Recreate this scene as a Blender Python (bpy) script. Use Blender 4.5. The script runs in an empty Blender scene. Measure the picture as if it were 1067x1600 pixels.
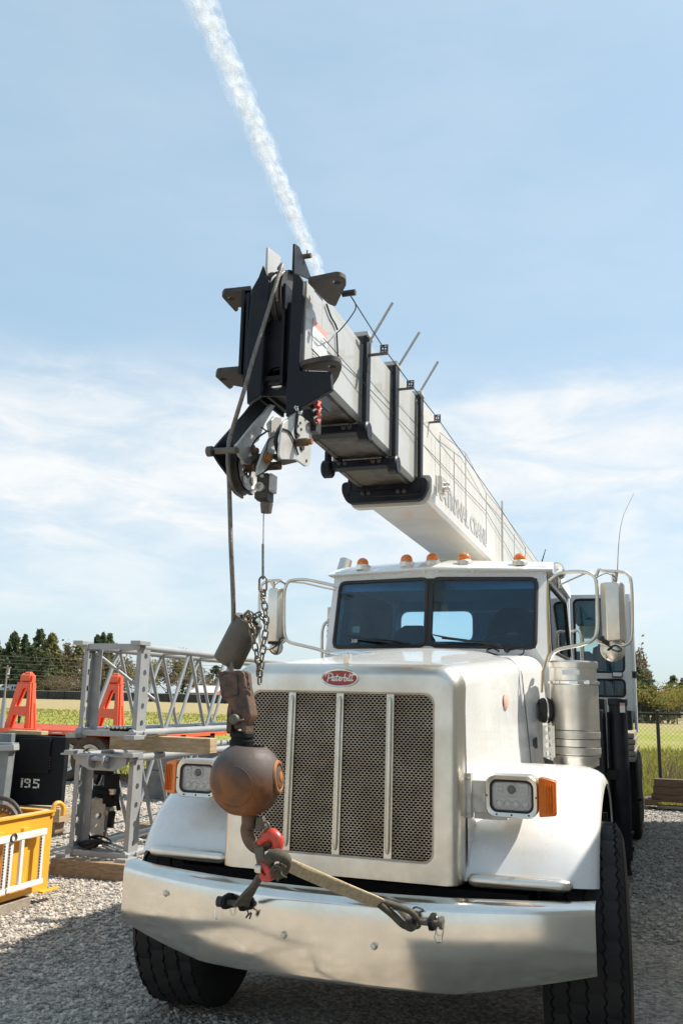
import bpy, math, random
from mathutils import Vector, Matrix
random.seed(7)
R = math.radians
S = bpy.context.scene
COL = S.collection

# ------------------------------------------------------------------ camera
CAM = Vector((1.4919, -4.1130, 1.6783))
PSI, PIT, ROL, FPX = 0.33767, 0.20672, 0.02229, 1380.69
_fw = Vector((-math.sin(PSI)*math.cos(PIT), math.cos(PSI)*math.cos(PIT), math.sin(PIT)))
_r = Vector((math.cos(PSI), math.sin(PSI), 0)); _u = _r.cross(_fw)
_rt = math.cos(ROL)*_r + math.sin(ROL)*_u
_up = -math.sin(ROL)*_r + math.cos(ROL)*_u
cd = bpy.data.cameras.new('camera'); cam = bpy.data.objects.new('camera', cd); COL.objects.link(cam)
cd.sensor_fit = 'VERTICAL'; cd.sensor_height = 36; cd.lens = 36*FPX/1600
cd.clip_start = 0.05; cd.clip_end = 30000
cam.matrix_world = Matrix((( _rt.x, _up.x, -_fw.x, CAM.x), (_rt.y, _up.y, -_fw.y, CAM.y), (_rt.z, _up.z, -_fw.z, CAM.z), (0,0,0,1)))
S.camera = cam
# surveying helper: the point of a known plane (x, y or z = v) seen at a photograph pixel
def _ray(px, py): return _fw + _rt*((px-533.5)/FPX) - _up*((py-800)/FPX)
def _at(ax, v, p):
    d = _ray(*p); t = (v-CAM[ax])/d[ax]; return CAM + d*t
def PX(v, *p): return _at(0, v, p)
def PY(v, *p): return _at(1, v, p)
def PZ(v, *p): return _at(2, v, p)

# ------------------------------------------------------------------ light
SUN_AZ, SUN_EL = R(33), R(50.8)          # azimuth measured from +X towards +Y
sd = Vector((math.cos(SUN_EL)*math.cos(SUN_AZ), math.cos(SUN_EL)*math.sin(SUN_AZ), math.sin(SUN_EL)))
sl = bpy.data.lights.new('sun', 'SUN'); sun = bpy.data.objects.new('sun', sl); COL.objects.link(sun)
sl.energy = 4.9; sl.angle = R(0.53); sl.color = (1.0, 0.93, 0.82)
sun.rotation_euler = (-sd).to_track_quat('-Z', 'Y').to_euler(); sun.location = (20, 20, 40)
W = bpy.data.worlds.new('World'); S.world = W; W.use_nodes = True
def build_world():
    nt = W.node_tree; n = nt.nodes; l = nt.links
    for x in list(n): n.remove(x)
    out = n.new('ShaderNodeOutputWorld'); bg = n.new('ShaderNodeBackground'); bg.inputs['Strength'].default_value = 0.092
    sky = n.new('ShaderNodeTexSky'); sky.sky_type = 'NISHITA'; sky.sun_disc = False
    sky.sun_elevation = SUN_EL; sky.sun_rotation = math.pi/2 - SUN_AZ
    sky.air_density = 1.0; sky.dust_density = 1.2; sky.ozone_density = 1.0; sky.altitude = 60
    tc = n.new('ShaderNodeTexCoord'); sep = n.new('ShaderNodeSeparateXYZ'); l.new(tc.outputs['Generated'], sep.inputs[0])
    def mth(op, a, b=None):
        m = n.new('ShaderNodeMath'); m.operation = op
        for i, v in enumerate((a, b)):
            if v is None: continue
            if isinstance(v, (int, float)): m.inputs[i].default_value = v
            else: l.new(v, m.inputs[i])
        return m.outputs[0]
    az = mth('ARCTAN2', sep.outputs[0], sep.outputs[1]); el = mth('ARCSINE', sep.outputs[2])
    cb = n.new('ShaderNodeCombineXYZ'); l.new(mth('MULTIPLY', az, 2.6), cb.inputs[0]); l.new(mth('MULTIPLY', el, 8.0), cb.inputs[1])
    def noise(sc, det, rough, off, dist=0.0):
        mp = n.new('ShaderNodeMapping'); mp.inputs['Location'].default_value = off; l.new(cb.outputs[0], mp.inputs[0])
        t = n.new('ShaderNodeTexNoise'); t.inputs['Scale'].default_value = sc; t.inputs['Detail'].default_value = det
        t.inputs['Roughness'].default_value = rough; t.inputs['Distortion'].default_value = dist; l.new(mp.outputs[0], t.inputs[0]); return t.outputs[0]
    def ramp(v, pts):
        r = n.new('ShaderNodeValToRGB'); e = r.color_ramp.elements
        r.color_ramp.interpolation = 'EASE'
        e[0].position, e[0].color = pts[0][0], (pts[0][1],)*3+(1,)
        e[1].position, e[1].color = pts[-1][0], (pts[-1][1],)*3+(1,)
        for p, c in pts[1:-1]:
            x = e.new(p); x.color = (c,)*3+(1,)
        l.new(v, r.inputs[0]); return r.outputs[0]
    big = ramp(noise(0.9, 6, 0.55, (3.1, 1.7, 0), 0.4), [(0.36, 0.0), (0.6, 1.0)])
    fine = ramp(noise(3.2, 8, 0.6, (0.4, 5.2, 0), 0.5), [(0.28, 0.35), (0.72, 1.0)])
    band = ramp(el, [(0.0, 0.35), (0.12, 0.55), (0.2, 0.9), (0.30, 0.8), (0.40, 0.0)])
    el2 = mth('ADD', el, mth('MULTIPLY', mth('SUBTRACT', noise(1.3, 7, 0.6, (1.2, 8.1, 0), 0.3), 0.5), 0.16))
    bank = ramp(el2, [(0.16, 0.0), (0.24, 0.85), (0.31, 0.75), (0.37, 0.0)])
    veil = mth('MULTIPLY', ramp(noise(0.5, 5, 0.6, (7.3, 0.2, 0)), [(0.3, 0.2), (0.75, 1.0)]), 0.20)
    m1 = mth('MULTIPLY', mth('MULTIPLY', big, fine), band)
    m2 = mth('MULTIPLY', bank, fine)
    mask = mth('MINIMUM', mth('ADD', mth('MAXIMUM', m1, m2), veil), 0.93)
    mx = n.new('ShaderNodeMix'); mx.data_type = 'RGBA'; l.new(mask, mx.inputs['Factor'])
    vl = n.new('ShaderNodeMix'); vl.data_type = 'RGBA'; vl.inputs['Factor'].default_value = 0.52; l.new(sky.outputs[0], vl.inputs['A']); vl.inputs['B'].default_value = (3.7, 5.5, 6.7, 1); l.new(vl.outputs['Result'], mx.inputs['A']); mx.inputs['B'].default_value = (6.6, 6.65, 6.6, 1)
    l.new(mx.outputs['Result'], bg.inputs['Color']); l.new(bg.outputs[0], out.inputs['Surface'])
build_world()
S.view_settings.view_transform = 'Standard'; S.view_settings.look = 'None'
S.view_settings.exposure = 0.72; S.view_settings.gamma = 1.0; S.view_settings.use_curve_mapping = False
S.render.engine = 'CYCLES'
S.cycles.transparent_max_bounces = 64; S.cycles.max_bounces = 10
S.cycles.use_denoising = True

# ------------------------------------------------------------------ materials
def mat(name, col, col2=None, rough=0.5, rough2=None, metal=0.0, nscale=6.0, lo=0.4, hi=0.65, det=6, bump=0.0, bscale=60.0, bdist=0.01, coat=0.0, spec=0.5, stretch=(1,1,1), trans=0.0):
    m = bpy.data.materials.new(name); m.use_nodes = True; nt = m.node_tree; n = nt.nodes; l = nt.links
    b = n['Principled BSDF']; b.inputs['Metallic'].default_value = metal; b.inputs['Roughness'].default_value = rough
    b.inputs['Coat Weight'].default_value = coat; b.inputs['Specular IOR Level'].default_value = spec
    b.inputs['Transmission Weight'].default_value = trans
    b.inputs['Base Color'].default_value = (*col, 1)
    tc = n.new('ShaderNodeTexCoord'); mp = n.new('ShaderNodeMapping'); mp.inputs['Scale'].default_value = stretch
    l.new(tc.outputs['Object'], mp.inputs[0])
    if col2 or rough2 is not None:
        t = n.new('ShaderNodeTexNoise'); t.inputs['Scale'].default_value = nscale; t.inputs['Detail'].default_value = det; t.inputs['Roughness'].default_value = 0.62
        l.new(mp.outputs[0], t.inputs[0])
        r = n.new('ShaderNodeMapRange'); r.inputs['From Min'].default_value = lo; r.inputs['From Max'].default_value = hi; l.new(t.outputs[0], r.inputs[0])
        if col2:
            x = n.new('ShaderNodeMix'); x.data_type = 'RGBA'; x.inputs['A'].default_value = (*col, 1); x.inputs['B'].default_value = (*col2, 1)
            l.new(r.outputs[0], x.inputs['Factor']); l.new(x.outputs['Result'], b.inputs['Base Color'])
        if rough2 is not None:
            q = n.new('ShaderNodeMapRange'); q.inputs['To Min'].default_value = rough; q.inputs['To Max'].default_value = rough2
            l.new(r.outputs[0], q.inputs[0]); l.new(q.outputs[0], b.inputs['Roughness'])
    if bump:
        t2 = n.new('ShaderNodeTexNoise'); t2.inputs['Scale'].default_value = bscale; t2.inputs['Detail'].default_value = 4; l.new(mp.outputs[0], t2.inputs[0])
        bp = n.new('ShaderNodeBump'); bp.inputs['Strength'].default_value = bump; bp.inputs['Distance'].default_value = bdist
        l.new(t2.outputs[0], bp.inputs['Height']); l.new(bp.outputs[0], b.inputs['Normal'])
    return m
def glassmat(name, tint, f0=0.05, rough=0.02):
    m = bpy.data.materials.new(name); m.use_nodes = True; nt = m.node_tree; n = nt.nodes; l = nt.links
    for x in list(n): n.remove(x)
    o = n.new('ShaderNodeOutputMaterial'); mx = n.new('ShaderNodeMixShader'); t = n.new('ShaderNodeBsdfTransparent'); g = n.new('ShaderNodeBsdfGlossy')
    t.inputs[0].default_value = (*tint, 1); g.inputs['Roughness'].default_value = rough
    fr = n.new('ShaderNodeFresnel'); fr.inputs['IOR'].default_value = 1.5
    l.new(fr.outputs[0], mx.inputs[0]); l.new(t.outputs[0], mx.inputs[1]); l.new(g.outputs[0], mx.inputs[2]); l.new(mx.outputs[0], o.inputs[0])
    return m
M = {}
M['white_old'] = mat('white_truck_paint', (0.74,0.745,0.74), (0.64,0.62,0.57), rough=0.22, rough2=0.4, nscale=3.5, lo=0.5, hi=0.8, coat=0.4, bump=0.02, bscale=5)
def worn_paint(name, col, dirt, base_rough=.24):
    """white enamel with broad road film, vertical run marks and scattered specks and chips"""
    m = mat(name, col, dirt, rough=base_rough, rough2=base_rough+.2, nscale=3.0, lo=.46, hi=.82, det=9, coat=.55, bump=.02, bscale=4)
    nt = m.node_tree; n = nt.nodes; l = nt.links; b = n['Principled BSDF']; src = b.inputs['Base Color'].links[0].from_socket; tc = n.new('ShaderNodeTexCoord')
    def layer(src, fac, c):
        x = n.new('ShaderNodeMix'); x.data_type = 'RGBA'; l.new(fac, x.inputs['Factor']); l.new(src, x.inputs['A']); x.inputs['B'].default_value = (*c, 1); return x.outputs['Result']
    def rng(v, a, c, t0, t1):
        r = n.new('ShaderNodeMapRange'); r.inputs['From Min'].default_value = a; r.inputs['From Max'].default_value = c; r.inputs['To Min'].default_value = t0; r.inputs['To Max'].default_value = t1; l.new(v, r.inputs[0]); return r.outputs[0]
    mp = n.new('ShaderNodeMapping'); mp.inputs['Scale'].default_value = (26,26,2.2); l.new(tc.outputs['Object'], mp.inputs[0])
    s1 = n.new('ShaderNodeTexNoise'); s1.inputs['Scale'].default_value = 1; s1.inputs['Detail'].default_value = 5; l.new(mp.outputs[0], s1.inputs[0])
    src = layer(src, rng(s1.outputs[0], .60, .80, 0, .35), (.42,.36,.28))
    for sc, th, k, c in ((38,.10,.8,(.16,.13,.10)),(95,.085,.6,(.22,.18,.14))):
        v = n.new('ShaderNodeTexVoronoi'); v.inputs['Scale'].default_value = sc; v.inputs['Randomness'].default_value = 1; l.new(tc.outputs['Object'], v.inputs['Vector'])
        sp = n.new('ShaderNodeSeparateColor'); l.new(v.outputs['Color'], sp.inputs[0]); mu = n.new('ShaderNodeMath'); mu.operation = 'MULTIPLY'; l.new(rng(v.outputs['Distance'], th*.5, th, k, 0), mu.inputs[0]); l.new(rng(sp.outputs[0], .72, .80, 0, 1), mu.inputs[1])
        src = layer(src, mu.outputs[0], c)
    l.new(src, b.inputs['Base Color']); return m
M['white'] = worn_paint('white_truck_paint_worn', (.68,.69,.69), (.56,.535,.48))
M['alu'] = mat('polished_aluminium', (0.78,0.735,0.66), (0.62,0.57,0.48), rough=0.28, rough2=0.42, metal=1, nscale=5, lo=0.35, hi=0.7, bump=0.04, bscale=220)
M['alu2'] = mat('dull_aluminium', (0.66,0.63,0.57), (0.52,0.48,0.42), rough=0.38, rough2=0.5, metal=1, nscale=9, bump=0.03, bscale=300)
M['bump'] = mat('bumper_aluminium', (0.80,0.77,0.71), (0.66,0.63,0.57), rough=0.11, rough2=0.24, metal=1, nscale=5, lo=0.35, hi=0.75, det=10, bump=0.03, bscale=3.0, bdist=0.02)
M['chrome'] = mat('chrome', (0.85,0.85,0.85), (0.7,0.69,0.66), rough=0.08, rough2=0.2, metal=1, nscale=10)
M['black'] = mat('black_crane_paint', (0.006,0.008,0.013), (0.016,0.018,0.021), rough=0.45, rough2=0.65, nscale=9, lo=0.45, hi=0.75, bump=0.05, bscale=120, spec=0.25)
M['blackflat'] = mat('flat_black_steel', (0.007,0.007,0.008), (0.016,0.015,0.014), rough=0.6, rough2=0.85, nscale=12, spec=0.2)
M['lug'] = mat('dusty_black_steel', (0.02,0.019,0.02), (0.065,0.055,0.045), rough=0.5, rough2=0.75, nscale=11, lo=0.4, hi=0.7, bump=0.06, bscale=150)
M['boomw'] = mat('boom_white_paint', (0.64,0.60,0.53), (0.55,0.51,0.44), rough=0.4, rough2=0.55, nscale=3, lo=0.5, hi=0.8)
M['boomg'] = mat('boom_inner_grey_paint', (0.40,0.40,0.385), (0.33,0.315,0.28), rough=0.42, rough2=0.6, nscale=4, lo=0.48, hi=0.75, stretch=(1,0.3,1))
M['boomu'] = mat('greasy_boom_underside', (0.12,0.108,0.085), (0.022,0.018,0.013), rough=0.3, rough2=0.6, nscale=5, lo=0.4, hi=0.62, det=8, bump=0.05, bscale=60)
M['steelg'] = mat('galvanised_grey_plate', (0.50,0.49,0.46), (0.36,0.34,0.31), rough=0.4, rough2=0.55, metal=0.4, nscale=14, lo=0.42, hi=0.7)
M['rubber'] = mat('tyre_rubber', (0.010,0.0105,0.011), (0.028,0.024,0.020), rough=0.75, rough2=0.95, nscale=7, lo=0.4, hi=0.75, bump=0.12, bscale=140)
M['dustrub'] = mat('dusty_tyre_sidewall', (0.06,0.042,0.03), (0.11,0.08,0.055), rough=0.8, rough2=0.95, nscale=6, lo=0.35, hi=0.7, bump=0.08, bscale=120)
M['gasket'] = mat('black_rubber_seal', (0.012,0.012,0.013), rough=0.5)
M['navy'] = mat('sky_lit_cab_upholstery', (0.085,0.27,0.46), (0.10,0.30,0.50), rough=0.75, nscale=20, bump=0.1, bscale=200)  # bright blue put in for sky light and reflections in the windows
M['seat'] = mat('dark_seat_fabric', (0.012,0.016,0.026), (0.02,0.026,0.04), rough=0.85, nscale=30, bump=0.2, bscale=260)
M['glass'] = glassmat('windshield_glass', (0.70,0.88,0.97))
M['tglass'] = glassmat('green_tinted_glass', (0.66,0.80,0.80))
M['lens'] = glassmat('clear_lens', (0.93,0.93,0.93))
M['amber'] = mat('amber_lens', (0.90,0.24,0.01), (0.80,0.16,0.006), rough=0.18, nscale=120, coat=0.6, trans=0.25)
M['redem'] = mat('red_emblem_enamel', (0.36,0.02,0.015), (0.26,0.03,0.02), rough=0.35, nscale=60, coat=0.3)
M['faded'] = mat('faded_pink_emblem', (0.75,0.36,0.27), (0.70,0.48,0.40), rough=0.45, nscale=70)
M['lettw'] = mat('white_lettering', (0.78,0.76,0.70), rough=0.4)
M['lettg'] = mat('faded_grey_lettering', (0.32,0.325,0.33), (0.43,0.42,0.39), rough=0.5, nscale=25, lo=0.4, hi=0.65)
M['rust_old'] = mat('rusty_ball_iron', (0.17,0.068,0.026), (0.075,0.042,0.032), rough=0.5, rough2=0.72, nscale=7, lo=0.42, hi=0.6, det=9, bump=0.25, bscale=45, bdist=0.006, spec=0.4)
def ball_mat():
    m = mat('rusty_ball_iron_sheen_top', (0.20,0.078,0.026), (0.085,0.042,0.026), rough=0.48, rough2=0.68, nscale=8, lo=0.38, hi=0.62, det=9, bump=0.25, bscale=45, bdist=0.005, spec=0.4)
    nt = m.node_tree; n = nt.nodes; l = nt.links; b = n['Principled BSDF']; src = b.inputs['Base Color'].links[0].from_socket
    tc = n.new('ShaderNodeTexCoord'); sp = n.new('ShaderNodeSeparateXYZ'); l.new(tc.outputs['Object'], sp.inputs[0])
    t = n.new('ShaderNodeTexNoise'); t.inputs['Scale'].default_value = 9; t.inputs['Detail'].default_value = 7; l.new(tc.outputs['Object'], t.inputs[0])
    a = n.new('ShaderNodeMath'); a.operation = 'MULTIPLY_ADD'; l.new(t.outputs[0], a.inputs[0]); a.inputs[1].default_value = 0.16; l.new(sp.outputs[2], a.inputs[2])
    r = n.new('ShaderNodeMapRange'); r.inputs['From Min'].default_value = 0.07; r.inputs['From Max'].default_value = 0.15; l.new(a.outputs[0], r.inputs[0])
    x = n.new('ShaderNodeMix'); x.data_type = 'RGBA'; l.new(r.outputs[0], x.inputs['Factor']); l.new(src, x.inputs['A']); x.inputs['B'].default_value = (0.075,0.058,0.052,1); l.new(x.outputs['Result'], b.inputs['Base Color'])  # greyer towards the top: less rust, with the sheen painted into the colour
    return m
M['rust'] = ball_mat()
M['rustd'] = mat('rusty_dark_steel', (0.13,0.066,0.036), (0.05,0.036,0.028), rough=0.55, rough2=0.75, nscale=18, lo=0.4, hi=0.62, bump=0.2, bscale=110)
M['rusto'] = mat('orange_rust', (0.34,0.13,0.03), (0.16,0.07,0.03), rough=0.7, nscale=30, bump=0.2, bscale=120)
M['pipe'] = mat('weathered_pipe_steel', (0.085,0.078,0.068), (0.14,0.12,0.095), rough=0.5, rough2=0.7, metal=0.35, nscale=16, lo=0.4, hi=0.68, det=9, bump=0.15, bscale=160)
M['chain'] = mat('dull_chain_steel', (0.22,0.19,0.15), (0.12,0.095,0.07), rough=0.42, metal=0.7, nscale=60)
M['rope'] = mat('steel_wire_rope', (0.20,0.18,0.155), (0.11,0.10,0.09), rough=0.5, metal=0.5, nscale=90, bump=0.4, bscale=300, stretch=(1,1,0.35))
M['strap'] = mat('tan_webbing', (0.58,0.47,0.30), (0.40,0.31,0.19), rough=0.85, nscale=40, lo=0.4, hi=0.7, bump=0.3, bscale=500)
M['strapd'] = mat('dirty_dark_webbing', (0.10,0.085,0.06), (0.05,0.043,0.033), rough=0.9, nscale=30, bump=0.3, bscale=400)
M['redp'] = mat('red_hook_paint', (0.50,0.045,0.022), (0.22,0.04,0.03), rough=0.32, nscale=35, lo=0.5, hi=0.7, coat=0.2)
M['wood'] = mat('weathered_timber', (0.30,0.21,0.13), (0.17,0.115,0.07), rough=0.85, nscale=9, lo=0.38, hi=0.66, det=8, bump=0.25, bscale=60, stretch=(1.4,1.4,6))
M['woodl'] = mat('pale_sawn_timber', (0.45,0.33,0.20), (0.30,0.21,0.12), rough=0.8, nscale=8, det=8, bump=0.15, bscale=60, stretch=(1.4,0.5,6))
M['woodd'] = mat('dark_old_timber', (0.13,0.08,0.05), (0.065,0.042,0.03), rough=0.9, nscale=9, det=8, bump=0.3, bscale=50, stretch=(0.5,3,5))
M['woodg'] = mat('grey_old_board', (0.30,0.26,0.21), (0.20,0.165,0.13), rough=0.9, nscale=9, det=8, bump=0.3, bscale=50, stretch=(0.6,3,6))
M['orange'] = mat('orange_red_paint', (0.72,0.085,0.022), (0.60,0.075,0.025), rough=0.4, nscale=5, lo=0.5, hi=0.75)
M['reflw'] = mat('white_reflective_tape', (0.78,0.74,0.70), rough=0.35)
M['yellow'] = mat('yellow_crate_paint', (0.78,0.38,0.03), (0.66,0.30,0.025), rough=0.38, rough2=0.55, nscale=5, lo=0.48, hi=0.75, bump=0.03, bscale=20)
M['barw'] = mat('white_enamel_bars', (0.72,0.72,0.71), (0.58,0.56,0.52), rough=0.4, nscale=15, lo=0.5, hi=0.75)
M['latt'] = mat('lattice_grey_paint', (0.29,0.30,0.305), (0.22,0.225,0.225), rough=0.42, rough2=0.6, nscale=10, lo=0.45, hi=0.75, bump=0.03, bscale=120)
M['cw'] = mat('black_counterweight_paint', (0.006,0.007,0.010), (0.014,0.014,0.015), rough=0.55, rough2=0.8, nscale=7, lo=0.45, hi=0.72, bump=0.06, bscale=40, spec=0.2)
M['slate'] = mat('slate_grey_paint', (0.14,0.155,0.17), (0.20,0.21,0.215), rough=0.55, nscale=4)
M['conc'] = mat('concrete', (0.19,0.18,0.165), (0.12,0.115,0.105), rough=0.9, nscale=5, det=9, bump=0.2, bscale=40)
M['contain'] = mat('pale_grey_container_paint', (0.50,0.50,0.48), (0.40,0.39,0.36), rough=0.55, nscale=2)
M['sign'] = mat('decal_white', (0.70,0.70,0.69), rough=0.4)
M['signr'] = mat('decal_red', (0.58,0.30,0.25), rough=0.4)
M['signt'] = mat('decal_print_grey', (0.50,0.50,0.50), rough=0.4)
M['housew'] = mat('white_clapboard', (0.72,0.71,0.68), rough=0.7)
M['houser'] = mat('red_barn_boards', (0.50,0.08,0.035), (0.40,0.07,0.03), rough=0.7, nscale=3)
M['roofg'] = mat('pale_metal_roof', (0.52,0.50,0.47), rough=0.5)
M['fwire'] = mat('galvanised_fence_wire', (0.20,0.19,0.165), rough=0.5, metal=0.5)
M['fpost'] = mat('black_fence_post', (0.016,0.015,0.014), rough=0.5)
M['slatb'] = mat('dark_fence_slats', (0.03,0.032,0.032), (0.055,0.055,0.05), rough=0.8, nscale=1.5)
M['pole'] = mat('grey_pole_wood', (0.22,0.2,0.18), rough=0.9)
M['bark'] = mat('bark', (0.10,0.08,0.06), (0.06,0.048,0.036), rough=0.95, nscale=3)
def leaf(name, a, c, sc):
    m = bpy.data.materials.new(name); m.use_nodes = True; nt = m.node_tree; n = nt.nodes; l = nt.links
    for x in list(n): n.remove(x)
    o = n.new('ShaderNodeOutputMaterial'); d = n.new('ShaderNodeBsdfDiffuse'); t = n.new('ShaderNodeBsdfTranslucent'); mx = n.new('ShaderNodeMixShader'); mx.inputs[0].default_value = .42
    tc = n.new('ShaderNodeTexCoord'); z = n.new('ShaderNodeTexNoise'); z.inputs['Scale'].default_value = sc; z.inputs['Detail'].default_value = 4; l.new(tc.outputs['Object'], z.inputs[0])
    r = n.new('ShaderNodeMapRange'); r.inputs['From Min'].default_value = .35; r.inputs['From Max'].default_value = .65; l.new(z.outputs[0], r.inputs[0])
    x = n.new('ShaderNodeMix'); x.data_type = 'RGBA'; x.inputs['A'].default_value = (*a, 1); x.inputs['B'].default_value = (*c, 1); l.new(r.outputs[0], x.inputs['Factor'])
    l.new(x.outputs['Result'], d.inputs[0]); l.new(x.outputs['Result'], t.inputs[0]); l.new(d.outputs[0], mx.inputs[1]); l.new(t.outputs[0], mx.inputs[2]); l.new(mx.outputs[0], o.inputs[0]); return m
M['conif'] = leaf('hazed_conifer_needles', (0.14,0.165,0.085), (0.075,0.10,0.058), .35)  # needle colour lightened in place of distance haze
M['conif2'] = leaf('olive_conifer_needles', (0.24,0.225,0.10), (0.15,0.15,0.07), .35)
M['twig'] = leaf('bare_spring_twigs', (0.24,0.19,0.12), (0.16,0.13,0.085), .4)
M['bud'] = leaf('yellow_green_spring_leaves', (0.29,0.26,0.075), (0.19,0.185,0.065), .5)
M['gold'] = leaf('golden_spring_leaves', (0.42,0.26,0.06), (0.28,0.20,0.06), .5)
M['blade'] = leaf('grass_blades', (0.22,0.235,0.05), (0.32,0.27,0.08), .7)
M['dry'] = mat('dry_weed_stems', (0.20,0.13,0.07), (0.12,0.08,0.045), rough=0.9, nscale=3)

M['boomw'] = worn_paint('boom_white_paint_worn', (.54,.51,.455), (.43,.40,.33), .42)
M['boomg'] = worn_paint('boom_inner_grey_paint_worn', (.40,.40,.385), (.30,.28,.235), .44)
M['yellow'] = worn_paint('yellow_crate_paint_worn', (.78,.38,.03), (.58,.27,.03), .40)
M['orange'] = worn_paint('orange_red_paint_worn', (.72,.085,.022), (.55,.08,.03), .42)
M['latt'] = worn_paint('lattice_grey_paint_worn', (.29,.30,.305), (.20,.20,.195), .44)
M['barw'] = worn_paint('white_bar_paint_worn', (.70,.70,.69), (.52,.49,.43), .4)
# ------------------------------------------------------------------ mesh helpers
def V(*a): return Vector(a)
def perp(d):
    d = Vector(d).normalized(); a = Vector((0,0,1)) if abs(d.z) < 0.9 else Vector((1,0,0))
    u = d.cross(a).normalized(); return u, d.cross(u).normalized()
class MB:
    def __init__(s): s.v = []; s.f = []
    def add(s, vs, fs):
        o = len(s.v); s.v += [tuple(x) for x in vs]; s.f += [tuple(i+o for i in f) for f in fs]; return s
    def box(s, c, d, rot=None):
        c = Vector(c); x, y, z = d[0]/2, d[1]/2, d[2]/2
        p = [Vector((a*x, b*y, e*z)) for a in (-1,1) for b in (-1,1) for e in (-1,1)]
        if rot is not None: p = [rot @ q for q in p]
        return s.add([c+q for q in p], [(0,1,3,2),(4,6,7,5),(0,4,5,1),(2,3,7,6),(0,2,6,4),(1,5,7,3)])
    def bb(s, x0, x1, y0, y1, z0, z1): return s.box(((x0+x1)/2,(y0+y1)/2,(z0+z1)/2), (abs(x1-x0),abs(y1-y0),abs(z1-z0)))
    def prism(s, pts, vec):
        n = len(pts); vec = Vector(vec); p = [Vector(q) for q in pts]
        nr = Vector((0,0,0))
        for i in range(n): nr += p[i].cross(p[(i+1) % n])
        if nr.dot(vec) > 0: p = p[::-1]
        q = [a+vec for a in p]
        return s.add(p+q, [tuple(range(n)), tuple(range(2*n-1, n-1, -1))] + [(i, i+n, (i+1) % n+n, (i+1) % n) for i in range(n)])
    def loft(s, rings, closed=True, cap=True):
        n = len(rings[0]); vs = [q for r in rings for q in r]; fs = []
        for k in range(len(rings)-1):
            for i in range(n if closed else n-1):
                j = (i+1) % n; fs.append((k*n+i, k*n+j, (k+1)*n+j, (k+1)*n+i))
        if cap and closed: fs += [tuple(range(n))[::-1], tuple(range((len(rings)-1)*n, len(rings)*n))]
        return s.add(vs, fs)
    def cyl(s, a, b, r0, r1=None, n=16, cap=True):
        a, b = Vector(a), Vector(b); r1 = r0 if r1 is None else r1; u, w = perp(b-a)
        return s.loft([[a+(u*math.cos(t)+w*math.sin(t))*r0 for t in [2*math.pi*i/n for i in range(n)]],
                       [b+(u*math.cos(t)+w*math.sin(t))*r1 for t in [2*math.pi*i/n for i in range(n)]]], True, cap)
    def lathe(s, prof, o, axis=(0,0,1), n=24, cap=False, u=None):
        o = Vector(o); ax = Vector(axis).normalized()
        if u is None: u, w = perp(ax)
        else: u = Vector(u).normalized(); w = ax.cross(u)
        return s.loft([[o+ax*h+(u*math.cos(2*math.pi*i/n)+w*math.sin(2*math.pi*i/n))*r for i in range(n)] for r, h in prof], True, cap)
    def tube(s, pts, r, n=8, closed=False, sub=0):
        p = [Vector(q) for q in pts]
        if sub: p = smooth(p, sub, closed)
        m = len(p); rad = r if hasattr(r, '__len__') else [r]*m; rings = []; u = None
        if len(rad) != m: rad = [rad[int(i*(len(rad)-1)/(m-1))]+(rad[min(int(i*(len(rad)-1)/(m-1))+1,len(rad)-1)]-rad[int(i*(len(rad)-1)/(m-1))])*((i*(len(rad)-1)/(m-1)) % 1) for i in range(m)]
        for i in range(m):
            if closed: t = p[(i+1) % m]-p[i-1]
            else: t = p[min(i+1, m-1)]-p[max(i-1, 0)]
            t.normalize()
            if u is None: u, w = perp(t)
            else:
                u = (u - t*u.dot(t)); u = u.normalized() if u.length > 1e-6 else perp(t)[0]
            w = t.cross(u)
            rings.append([p[i]+(u*math.cos(2*math.pi*k/n)+w*math.sin(2*math.pi*k/n))*rad[i] for k in range(n)])
        if closed: rings.append(rings[0]); return s.loft(rings, True, False)
        return s.loft(rings, True, True)
    def sphere(s, c, r, n=20, m=12, sc=(1,1,1)):
        c = Vector(c)
        return s.loft([[c+Vector((math.cos(2*math.pi*i/n)*math.sin(math.pi*k/m)*r*sc[0], math.sin(2*math.pi*i/n)*math.sin(math.pi*k/m)*r*sc[1], -math.cos(math.pi*k/m)*r*sc[2])) for i in range(n)] for k in range(m+1)], True, False)
    def build(s, name, material, parent=None, bev=0.0, sm=38, seg=2, label=None):
        me = bpy.data.meshes.new(name); off = Vector((0,0,0)); q = parent
        while q is not None: off += q.location; q = q.parent
        me.from_pydata([(a-off.x, b-off.y, c-off.z) for a, b, c in s.v], [], s.f); me.validate()
        import bmesh
        bm = bmesh.new(); bm.from_mesh(me); bmesh.ops.recalc_face_normals(bm, faces=bm.faces); bm.to_mesh(me); bm.free()
        me.materials.append(M[material] if isinstance(material, str) else material)
        if sm:
            me.polygons.foreach_set('use_smooth', [True]*len(me.polygons)); me.set_sharp_from_angle(angle=R(sm))
        o = bpy.data.objects.new(name, me); COL.objects.link(o)
        if parent: o.parent = parent
        if label: o['label'] = label
        if bev:
            b = o.modifiers.new('bevel', 'BEVEL'); b.width = bev; b.segments = seg; b.limit_method = 'ANGLE'; b.angle_limit = R(35); b.harden_normals = False
        return o
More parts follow.
